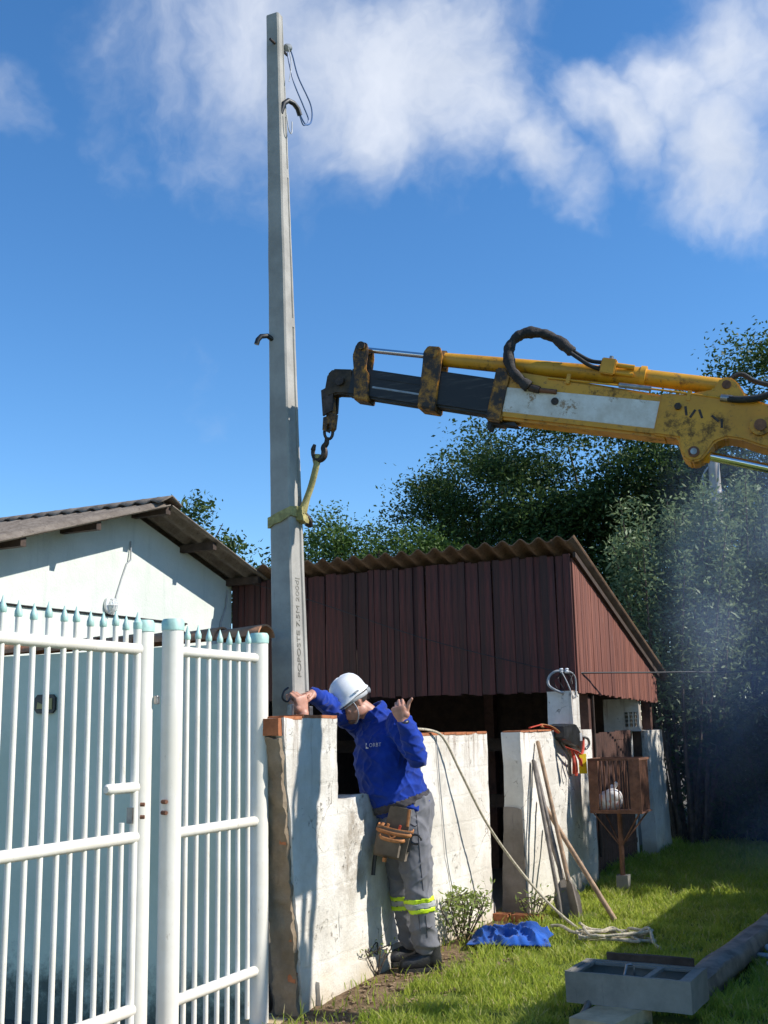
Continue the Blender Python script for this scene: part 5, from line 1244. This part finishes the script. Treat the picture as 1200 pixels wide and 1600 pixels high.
# wrist watch
wq = Vector(LW) + Vector((.004, .0, -.008)); ax = Vector((-.30, -.10, .95)).normalized(); u = ax.orthogonal().normalized(); w_ = ax.cross(u)
MB().tube([wq + (u * math.cos(t) + w_ * math.sin(t)) * .033 for t in [2 * PI * k / 20 for k in range(21)]], [(.004, .011)] * 21, 8, False, None, None, ax).build('watch', M['black'], MAN, True)
# tool pouch on the belt
PC = empty('tool_pouch', 'khaki canvas tool pouch with orange trim hanging from the worker belt', 'pouch')
PC.matrix_world = MAN.matrix_basis @ Matrix.Translation((-.148, -.205, .80)) @ Matrix.Rotation(math.radians(12), 4, 'Y') @ Matrix.Rotation(math.radians(-16), 4, 'Z')
def pc(m, nm, mat, sm=False): o = m.build(nm, mat, None, sm); o.parent = PC; return o
def pbox(a, b, taper, seed): return rough_box(a, b, .02, .004, 12, lambda p: (p.x * (1 - taper * (p.z - a[2]) / (b[2] - a[2])), p.y, p.z), seed)
pc(pbox((-.085, .0, -.13), (.09, .022, .16), .25, 1), 'back_panel', M['canvas'], 40)
pc(pbox((-.098, -.055, -.135), (.098, -.002, .03), -.06, 2), 'main_pocket', M['canvas'], 40)
pc(pbox((-.075, -.095, -.12), (.06, -.058, -.025), -.05, 3), 'front_pocket', M['canvas'], 40)
for z, y, w in ((.032, -.035, .105), (.012, -.058, .104), (-.024, -.085, .075)):
    pc(MB().tube(smooth_pts([(-w, .0, z + .01), (-w * .95, y, z), (0, y - .012, z - .006), (w * .95, y, z), (w, 0, z + .012)], 5), [(.005, .011)] * 21, 8, True, None, None, (0, 0, 1)), 'trim', M['orange'], True)
pc(MB().tube(smooth_pts([(-.03, -.062, .01), (.0, -.075, -.02), (.035, -.065, .012)], 5), .006, 8), 'trim', M['orange'], True)
pc(MB().tube([(.058, -.003, .16), (.066, -.006, .06)], [(.008, .004)] * 2, 8), 'trim', M['orange'])
pc(MB().tube([(-.085, -.003, .05), (-.088, -.02, .03), (-.06, -.03, .01)], [(.012, .006)] * 3, 8), 'trim', M['orange'])
pc(MB().tube(smooth_pts([(-.08, .0, -.05), (-.10, .01, -.14), (-.098, .012, -.21), (-.092, .01, -.26)], 5), [(.013, .005)] * 16, 8), 'strap', M['black'], True)
pc(MB().tube([Vector((.135 + .036 * math.cos(t), -.03, .0 + .027 * math.sin(t))) for t in [2 * PI * k / 20 for k in range(18)]], .007, 8), 'hammer_ring', M['black'], True)
pc(MB().box((.09, -.045, -.08), (.112, -.012, .03), None, .005), 'side_holder', M['black'])
pc(MB().tube([(-.05, -.03, .02), (-.045, -.03, .055)], .009, 8), 'tool_grip', M['orange'], 40)
pc(MB().tube([(.02, -.03, .01), (.03, -.03, .06)], .008, 8), 'tool_grip', M['redstrap'], 40)
pc(MB().tube([(-.02, -.07, -.135), (-.02, -.065, -.16)], .013, 8), 'buckle', M['orange'], 40)
# ------------------------------------------------------------------ helper crouching behind the pier
P2 = empty('person', 'person crouching behind the white pier, only a raised hand and forearm showing', 'person', (-3.80, 5.80, -.25))
def W(x, y, z): return (x + 3.80, y - 5.80, z + .25)
b = MB()
hs, he, hw_ = W(-3.66, 5.80, 1.14), W(-3.42, 5.72, 1.28), W(-3.335, 5.835, 1.52)
hp2 = Vector(W(-3.80, 5.90, .52)); ch = Vector(W(-3.78, 5.86, .98))
loft(b, [(hp2 + Vector((0, 0, -.1)), Vector((.15, 0, 0)), Vector((0, .12, 0))), (hp2.lerp(ch, .5), Vector((.15, 0, 0)), Vector((0, .11, 0))), (ch, Vector((.17, 0, 0)), Vector((0, .115, 0))), (ch + Vector((0, 0, .15)), Vector((.13, 0, 0)), Vector((0, .08, 0))), (ch + Vector((0, -.01, .2)), Vector((.06, 0, 0)), Vector((0, .06, 0)))])
limb(b, [ch + Vector((0, 0, .16)), ch + Vector((0, -.02, .27))], [.055, .052]); head_shapes(b, ch + Vector((.0, -.02, .32)), (.6, -.2, -.3), (.3, -.1, 1))
limb(b, [hs, he], [.055, .045]); limb(b, [he, Vector(he).lerp(Vector(hw_), .5), hw_], [.046, .043, .031])
lsh = W(-3.92, 5.84, 1.14); lel = W(-3.97, 5.72, .92); lwr = W(-3.85, 5.70, .75); limb(b, [lsh, lel, lwr], [.055, .042, .03])
hand(b, lwr, (.6, -.1, -.6), (0, -1, 0), (.5, 0, .8), [(25, 30, 20)] * 4, [(.8, .6, 0, .04), (.9, .4, 0, .03), (1, .2, 0, .025)])
hand(b, hw_, (-.10, -.25, 1.0), (1, -.35, .0), (-.3, -1, 0), [(50, 60, 40), (55, 62, 40), (60, 65, 40), (66, 66, 40)], [(.85, .5, -.3, .042), (.9, .1, -.5, .034), (.8, -.1, -.6, .028)], 1.15)
for s_, kx in ((-1, -3.94), (1, -3.68)):
    hp_ = W(-3.80 + .09 * s_, 5.90, .50); kn = W(kx, 5.72, .38); an = W(kx, 5.92, -.15)
    limb(b, [hp_, kn, an], [.085, .06, .042]); b.ell(Vector(an) + Vector((0, -.06, -.06)), (.045, .12, .035))
link('body', fuse(b, .005, 3), M['skin'], P2)
s = MB()
loft(s, [(hp2 + Vector((0, 0, -.02)), Vector((.18, 0, 0)), Vector((0, .15, 0))), (hp2.lerp(ch, .5), Vector((.178, 0, 0)), Vector((0, .14, 0))), (ch, Vector((.195, 0, 0)), Vector((0, .14, 0))), (ch + Vector((0, 0, .16)), Vector((.15, 0, 0)), Vector((0, .1, 0))), (ch + Vector((0, -.01, .21)), Vector((.08, 0, 0)), Vector((0, .08, 0)))])
limb(s, [hs, Vector(hs).lerp(Vector(he), .8)], [.078, .062]); limb(s, [lsh, lel], [.078, .062])
link('shirt', fuse(s, .01, 3), M['blue_shirt'], P2)
t_ = MB(); t_.ell(hp2 + Vector((0, 0, -.02)), (.19, .16, .14))
for s_, kx in ((-1, -3.94), (1, -3.68)): limb(t_, [W(-3.80 + .09 * s_, 5.90, .50), W(kx, 5.72, .38), W(kx, 5.915, -.13)], [.115, .085, .075])
link('trousers', fuse(t_, .01, 3), M['grey_cloth'], P2)
# ================================================================== vegetation
import numpy as np
def quad_mesh(name, co, m):
    """co: (n,4,3) array of quads"""
    n = co.shape[0]; me = bpy.data.meshes.new(name)
    me.vertices.add(n * 4); me.vertices.foreach_set('co', co.reshape(-1).astype(np.float32))
    me.loops.add(n * 4); me.loops.foreach_set('vertex_index', np.arange(n * 4, dtype=np.int32))
    me.polygons.add(n); me.polygons.foreach_set('loop_start', np.arange(0, n * 4, 4, dtype=np.int32)); me.polygons.foreach_set('loop_total', np.full(n, 4, dtype=np.int32))
    me.update(calc_edges=True); me.materials.append(m); return me
def leaves(rng, P, size, up=.35, droop=0.0, aspect=.45):
    """folded-diamond leaves at points P"""
    n = len(P); d = rng.normal(size=(n, 3)); d[:, 2] = d[:, 2] * .7 + up - droop; d /= np.linalg.norm(d, axis=1)[:, None]
    s = np.cross(d, rng.normal(size=(n, 3))); s /= np.linalg.norm(s, axis=1)[:, None]
    L_ = size * rng.uniform(.65, 1.35, n)[:, None]; w = L_ * aspect; nrm = np.cross(d, s)
    a = P; b = P + d * L_ * .45 + s * w * .5 + nrm * L_ * .08; c = P + d * L_; e = P + d * L_ * .45 - s * w * .5 + nrm * L_ * .08
    return np.stack([a, b, c, e], 1)
def clumps(rng, blobs, n_cl, per, spread, flat=.7):
    """points gathered into twig clumps over and inside ellipsoid blobs"""
    vol = np.array([b[1][0] * b[1][1] * b[1][2] for b in blobs]) ** .75; pr = vol / vol.sum(); out = []
    subs = []
    for i in rng.choice(len(blobs), max(6, n_cl // 13), p=pr):
        c, r = np.array(blobs[i][0]), np.array(blobs[i][1])
        v = rng.normal(size=3); v /= np.linalg.norm(v); k = rng.uniform(.3, 1.0) ** .5 * rng.uniform(.86, 1.2)
        subs.append((c + v * r * k, v, rng.uniform(.5, 1.5)))
    for i in rng.integers(0, len(subs), n_cl):
        sc_, v, sz = subs[i]; ctr = sc_ + np.clip(rng.normal(size=3), -1.6, 1.6) * spread * 1.15 * sz * np.array([1, 1, .6])
        k2 = int(per * rng.uniform(.5, 1.6)); q = np.clip(rng.normal(size=(k2, 3)), -1.7, 1.7) * spread * rng.uniform(.6, 1.2); q[:, 2] *= flat
        q += v * np.abs(rng.normal(size=(k2, 1))) * spread * .6
        out.append(ctr + q)
    return np.concatenate(out)
def limbs_mesh(base, blobs, r0, rng, lean=0):
    m = MB(); base = Vector(base); top = Vector(blobs[0][0])
    trunk = [base, base.lerp(top, .35) + Vector((rng.uniform(-.15, .15), rng.uniform(-.15, .15), 0)), base.lerp(top, .7), top]
    m.tube(smooth_pts(trunk, 4), [r0 * (1 - .7 * i / 12) for i in range(13)], 9)
    for c, r in blobs:
        c = Vector(c)
        for k in range(3):
            s = base.lerp(top, rng.uniform(.35, .75)); e = c + Vector((rng.uniform(-1, 1) * r[0] * .7, rng.uniform(-1, 1) * r[1] * .7, rng.uniform(-.2, .8) * r[2]))
            md = s.lerp(e, .5) + Vector((rng.uniform(-.2, .2), rng.uniform(-.2, .2), .15))
            m.tube(smooth_pts([s, md, e], 4), [r0 * .36 * (1 - .8 * i / 8) for i in range(9)], 6)
    return m
def tree(name, label, base, blobs, n_cl, per, spread, size, mat, seed, r0=.16, group=None, cat='tree', flat=.7, droop=0.0, aspect=.45):
    rng = np.random.default_rng(seed); T = empty(name, label, cat, base, 0, group)
    P = clumps(rng, blobs, n_cl, per, spread, flat)
    P = P[P[:, 2] > .05]
    o = link('crown', quad_mesh('crown', leaves(rng, P, size, .25, droop, aspect), mat), None); par(o, T)
    par(limbs_mesh(base, blobs, r0, random.Random(seed)).build('trunk', M['bark'], None, True), T)
    return T
D_, U_ = M['leaf_dark'], M['leaf_mid']
tree('broadleaf_tree', 'tall dark broadleaf tree rising behind the yellow boom plate', (-2.2, 18.6, 0), [((-1.9, 18.4, 5.8), (1.7, 1.6, 1.4)), ((-.9, 18.2, 6.2), (1.3, 1.2, 1.2)), ((-3.0, 18.2, 5.6), (1.0, 1.2, 1.1)), ((-2.3, 17.8, 4.4), (1.7, 1.4, 1.3)), ((-3.4, 18.0, 3.4), (1.6, 1.5, 1.6)), ((-1.0, 18.0, 4.2), (1.6, 1.3, 1.4)), ((-2.0, 18.5, 2.2), (2.2, 1.2, 1.8))], 2500, 32, .20, .080, D_, 1, .2)
tree('broadleaf_tree', 'wide dark spreading tree behind the red shed roof', (-4.8, 18.6, 0), [((-4.5, 18.3, 5.55), (1.5, 1.4, 1.4)), ((-5.5, 18.0, 5.25), (1.25, 1.3, 1.3)), ((-3.7, 17.8, 5.2), (1.2, 1.2, 1.1)), ((-4.8, 17.6, 3.8), (1.7, 1.4, 1.4)), ((-6.0, 18.0, 3.6), (1.4, 1.3, 1.4)), ((-3.9, 17.6, 3.0), (1.5, 1.2, 1.5))], 2300, 32, .20, .078, D_, 2, .18)
tree('broadleaf_tree', 'mid-height feathery tree stepping down beside the wide dark one', (-7.2, 18.6, 0), [((-6.9, 18.3, 5.15), (1.0, 1.1, 1.15)), ((-7.8, 18.2, 4.6), (.85, 1.0, 1.1)), ((-6.6, 17.9, 3.5), (1.4, 1.2, 1.4)), ((-7.9, 18.0, 3.2), (1.2, 1.1, 1.2))], 1350, 30, .18, .072, D_, 3, .14)
tree('broadleaf_tree', 'lighter green small tree peeping between concrete pole and shed roof', (-8.2, 15.9, 0), [((-7.55, 15.6, 4.15), (.58, .7, .62)), ((-8.3, 15.4, 3.85), (.58, .7, .65)), ((-7.0, 15.9, 3.5), (.8, .8, .7)), ((-8.6, 15.5, 3.0), (.7, .7, .7))], 850, 30, .15, .068, U_, 4, .11)
tree('broadleaf_tree', 'distant treetop just showing over the house ridge', (-15.4, 21.8, 0), [((-15.1, 21.6, 5.85), (.75, .7, .55)), ((-15.9, 21.8, 5.2), (.8, .8, .7))], 160, 26, .2, .13, D_, 5, .13)
tree('broadleaf_tree', 'distant treetop beside the concrete pole over the house eave', (-13.6, 22.4, 0), [((-13.3, 22.2, 4.75), (.7, .7, .5)), ((-12.7, 22.5, 5.0), (.55, .6, .55)), ((-13.9, 22.3, 4.2), (.9, .8, .6))], 200, 26, .2, .13, D_, 6, .13)
# pale upright shrubs in front of the trees, right of the shed
def shrub(label, base, stems, h, spread, n_leaf, size, mat, seed, name='tall_shrub', group=None, lo=.25, cat='shrub'):
    rng = np.random.default_rng(seed); R_ = random.Random(seed); S = empty(name, label, cat, base, 0, group); m = MB(); pts = []
    b = Vector(base)
    for i in range(stems):
        a = R_.uniform(0, 2 * PI); rad = spread * R_.uniform(.2, 1) ** .6; hh = h * R_.uniform(.72, 1.05)
        s0 = b + Vector((math.cos(a) * rad * .25, math.sin(a) * rad * .25, 0)); e = b + Vector((math.cos(a) * rad, math.sin(a) * rad, hh)); md = s0.lerp(e, .5) + Vector((R_.uniform(-.12, .12), R_.uniform(-.12, .12), .1))
        P = smooth_pts([s0, md, e], 5); m.tube(P, [max(.004, .02 * h / 3 * (1 - .8 * k / 10)) for k in range(11)], 6)
        q = np.array([p[:] for p in P]); k = int(n_leaf / stems)
        t = rng.uniform(lo, 1, k) * 10; i0 = np.clip(t.astype(int), 0, 9); f = (t - i0)[:, None]
        base_p = q[i0] * (1 - f) + q[i0 + 1] * f; wd = (.20 * h / 3.5) * (1.15 - t / 10)[:, None] + .03
        pts.append(base_p + rng.normal(size=(k, 3)) * wd)
    P = np.concatenate(pts)
    o = link('foliage', quad_mesh('foliage', leaves(rng, P, size, .3, 0, .34), mat), None); par(o, S)
    par(m.build('stems', M['bark'], None, True), S); return S
PL = M['leaf_pale']
shrub('tall pale green shrub with upright shoots beside the shed gable', (-2.75, 14.0, 0), 26, 4.15, .85, 15000, .075, PL, 11, lo=.42)
shrub('tall pale green shrub with upright shoots in front of the grey post', (-2.15, 14.6, 0), 26, 4.35, .85, 15000, .075, PL, 12, lo=.42)
shrub('tall pale green shrub past the grey post with yellowish tips', (-1.2, 15.2, 0), 28, 4.5, 1.0, 16000, .08, PL, 13, lo=.42)
shrub('low dark glossy bush against the far white wall stub', (-2.45, 14.35, 0), 30, 1.75, .75, 9000, .085, D_, 14, 'dark_bush', lo=.1)
shrub('low dark glossy bush below the pale shrubs', (-1.75, 14.0, 0), 30, 1.7, .8, 9000, .085, D_, 15, 'dark_bush', lo=.1)
shrub('low dark glossy bush behind the end of the felled pole', (-.95, 14.4, 0), 30, 1.8, .85, 9000, .085, D_, 16, 'dark_bush', lo=.1)
# trees across the street, outside the picture: they shade the far lawn and bushes
tree('street_tree', 'roadside tree whose shade falls over the far lawn', (4.2, 13.6, 0), [((4.0, 13.4, 4.0), (1.7, 1.2, 1.2)), ((4.6, 15.0, 4.6), (1.7, 1.5, 1.4)), ((5.4, 16.5, 5.0), (1.8, 1.6, 1.8)), ((3.6, 13.0, 3.2), (1.2, .9, 1.0)), ((4.2, 15.2, 3.0), (1.6, 1.5, 1.2)), ((3.4, 12.3, 4.5), (1.3, .8, .8)), ((3.5, 13.7, 4.9), (1.3, 1.2, .8))], 2500, 34, .26, .2, U_, 21, .2)
tree('street_tree', 'second roadside tree further along the lawn', (3.2, 18.0, 0), [((2.8, 18.0, 3.6), (1.9, 1.7, 2.2)), ((3.8, 19.4, 5.0), (2.0, 1.8, 2.0)), ((2.2, 17.0, 2.6), (1.3, 1.2, 1.3))], 1500, 34, .28, .2, U_, 22, .2)
# ------------------------------------------------------------------ grass
def grass():
    rng = np.random.default_rng(5); N_ = 190000
    x = rng.uniform(-3.12, .0, N_); y = 4.9 + (rng.uniform(0, 1, N_) ** 1.25) * 9.3
    def nz(px, py, s): return np.array([noise.noise(Vector((a * s, b * s, 0))) for a, b in zip(px, py)])
    n1 = nz(x, y, 1.7); n2 = nz(x, y, 5.0)
    edge = -2.84 + .10 * np.clip((7.2 - y) / 1.9, 0, 1) + .34 * n1
    edge = np.where(y > 8.0, np.maximum(-3.1, edge - (y - 8.0) * .5), edge)
    keep = rng.uniform(0, 1, N_) < np.clip((x - edge) / .22 + .06, .05, 1) * np.clip(.75 + 1.1 * n2 + .4 * n1, .12, 1)
    keep &= ~((x > -1.78) & (x < -1.14) & (y > 5.58) & (y < 5.92))
    keep &= ~((abs(x + 2.68) < .27) & (abs(y - 7.42) < .19))
    keep &= ~((abs(x - (-1.29 + .3 * (y - 6.15) / 3.9)) < .10) & (y > 6.2))
    keep &= ~((x < -2.86) & (y > 8.4) & (y < 10.55)); keep &= ~((x < -2.84) & (y > 12.6) & (y < 13.6))
    x, y, n2 = x[keep], y[keep], n2[keep]; n = len(x)
    z = np.array([.022 * fnoise((a, b, 0), 1.4) - .012 for a, b in zip(x, y)])
    h = rng.uniform(.016, .070, n) * (1 + .9 * n2) * np.where(y > 9.5, 1.25, 1.0); a = rng.uniform(0, 2 * PI, n); w = rng.uniform(.0022, .0045, n) * (1 + (y - 5) * .09); ln = rng.uniform(.2, .95, n) * h; b = rng.uniform(0, 2 * PI, n)
    p = np.stack([x, y, z], 1); sx = np.stack([np.cos(a), np.sin(a), 0 * a], 1) * w[:, None]; bd = np.stack([np.cos(b), np.sin(b), 0 * b], 1)
    mid = p + bd * (ln * .35)[:, None] + np.array([0, 0, 1]) * (h * .6)[:, None]; tip = p + bd * ln[:, None] + np.array([0, 0, 1]) * h[:, None]
    co = np.concatenate([np.stack([p - sx, p + sx, mid + sx * .8, mid - sx * .8], 1), np.stack([mid - sx * .8, mid + sx * .8, tip + sx * .12, tip - sx * .12], 1)])
    o = link('grass', quad_mesh('grass', co, M['grass']), None); tag(o, 'short bright green grass covering the lawn', 'grass', None, 'stuff')
grass()
# weeds by the wall
shrub('leafy green weed growing at the foot of the white wall', (-3.02, 7.42, 0), 18, .30, .20, 420, .05, M['leaf_weed'], 31, 'weed', lo=.15, cat='plant')
shrub('thin green weed growing between the tools and the entrance wall', (-2.80, 8.30, 0), 9, .15, .10, 90, .04, M['leaf_weed'], 32, 'weed', lo=.15, cat='plant')
shrub('small dry weed in the soil by the worker boots', (-3.10, 6.28, 0), 8, .13, .06, 60, .03, M['leaf_weed'], 33, 'weed', lo=.2, cat='plant')
# chips and twigs on the bare soil
def debris():
    R_ = random.Random(4); m = MB()
    for i in range(420):
        x = R_.uniform(-3.08, -2.5); y = R_.uniform(5.1, 7.1); s = R_.uniform(.003, .008) * (2.2 if R_.random() < .04 else 1)
        Mx = Matrix.Translation((x, y, .0 + .022 * fnoise((x, y, 0), 1.4) - (.05 * max(0, min(1, 6.2 - y)) if x < -2.7 and y < 6.2 else 0))) @ Matrix.Rotation(R_.uniform(0, 6.3), 4, 'Z') @ Matrix.Rotation(R_.uniform(-.3, .3), 4, 'X')
        m.box((-s * R_.uniform(1, 3), -s, -s * .3), (s * R_.uniform(1, 3), s, s * R_.uniform(.3, .8)), Mx)
    o = m.build('soil_crumbs', M['soil']); tag(o, 'clods and bark chips scattered on the bare soil', 'debris', None, 'stuff')
debris()
# ------------------------------------------------------------------ drifting blue smoke in front of the bushes
def smoke():
    m = rough_box((-2.70, 8.4, .03), (-.25, 13.6, 4.9), .5, .08, 1.2, None, 5)
    o = m.build('smoke', None); mt = bpy.data.materials.new('smoke'); mt.use_nodes = True; nt = mt.node_tree; N = nt.nodes; L = nt.links
    for n in list(N): N.remove(n)
    out = N.new('ShaderNodeOutputMaterial'); v = N.new('ShaderNodeVolumePrincipled'); v.inputs['Color'].default_value = (.50, .66, .95, 1); v.inputs['Anisotropy'].default_value = .2
    tc = N.new('ShaderNodeTexCoord'); nz = N.new('ShaderNodeTexNoise'); nz.inputs['Scale'].default_value = .9; nz.inputs['Detail'].default_value = 3; L.new(tc.outputs['Object'], nz.inputs['Vector'])
    mr = N.new('ShaderNodeMapRange'); mr.interpolation_type = 'SMOOTHSTEP'; mr.inputs['From Min'].default_value = .36; mr.inputs['From Max'].default_value = .70; mr.inputs['To Max'].default_value = .30; L.new(nz.outputs['Fac'], mr.inputs['Value'])
    ds = N.new('ShaderNodeVectorMath'); ds.operation = 'SUBTRACT'; L.new(tc.outputs['Object'], ds.inputs[0]); ds.inputs[1].default_value = (-1.3, 11.6, 2.0)
    sc = N.new('ShaderNodeVectorMath'); sc.operation = 'MULTIPLY'; L.new(ds.outputs[0], sc.inputs[0]); sc.inputs[1].default_value = (1 / 1.4, 1 / 2.7, 1 / 3.0)
    ln = N.new('ShaderNodeVectorMath'); ln.operation = 'LENGTH'; L.new(sc.outputs[0], ln.inputs[0])
    fo = N.new('ShaderNodeMapRange'); fo.interpolation_type = 'SMOOTHSTEP'; fo.inputs['From Min'].default_value = 1.0; fo.inputs['From Max'].default_value = .15; L.new(ln.outputs['Value'], fo.inputs['Value'])
    mu = N.new('ShaderNodeMath'); mu.operation = 'MULTIPLY'; L.new(mr.outputs[0], mu.inputs[0]); L.new(fo.outputs[0], mu.inputs[1]); L.new(mu.outputs[0], v.inputs['Density'])
    L.new(v.outputs[0], out.inputs['Volume']); o.data.materials.append(mt); tag(o, 'thin blue smoke drifting in front of the dark bushes', 'smoke', None, 'stuff')
smoke()
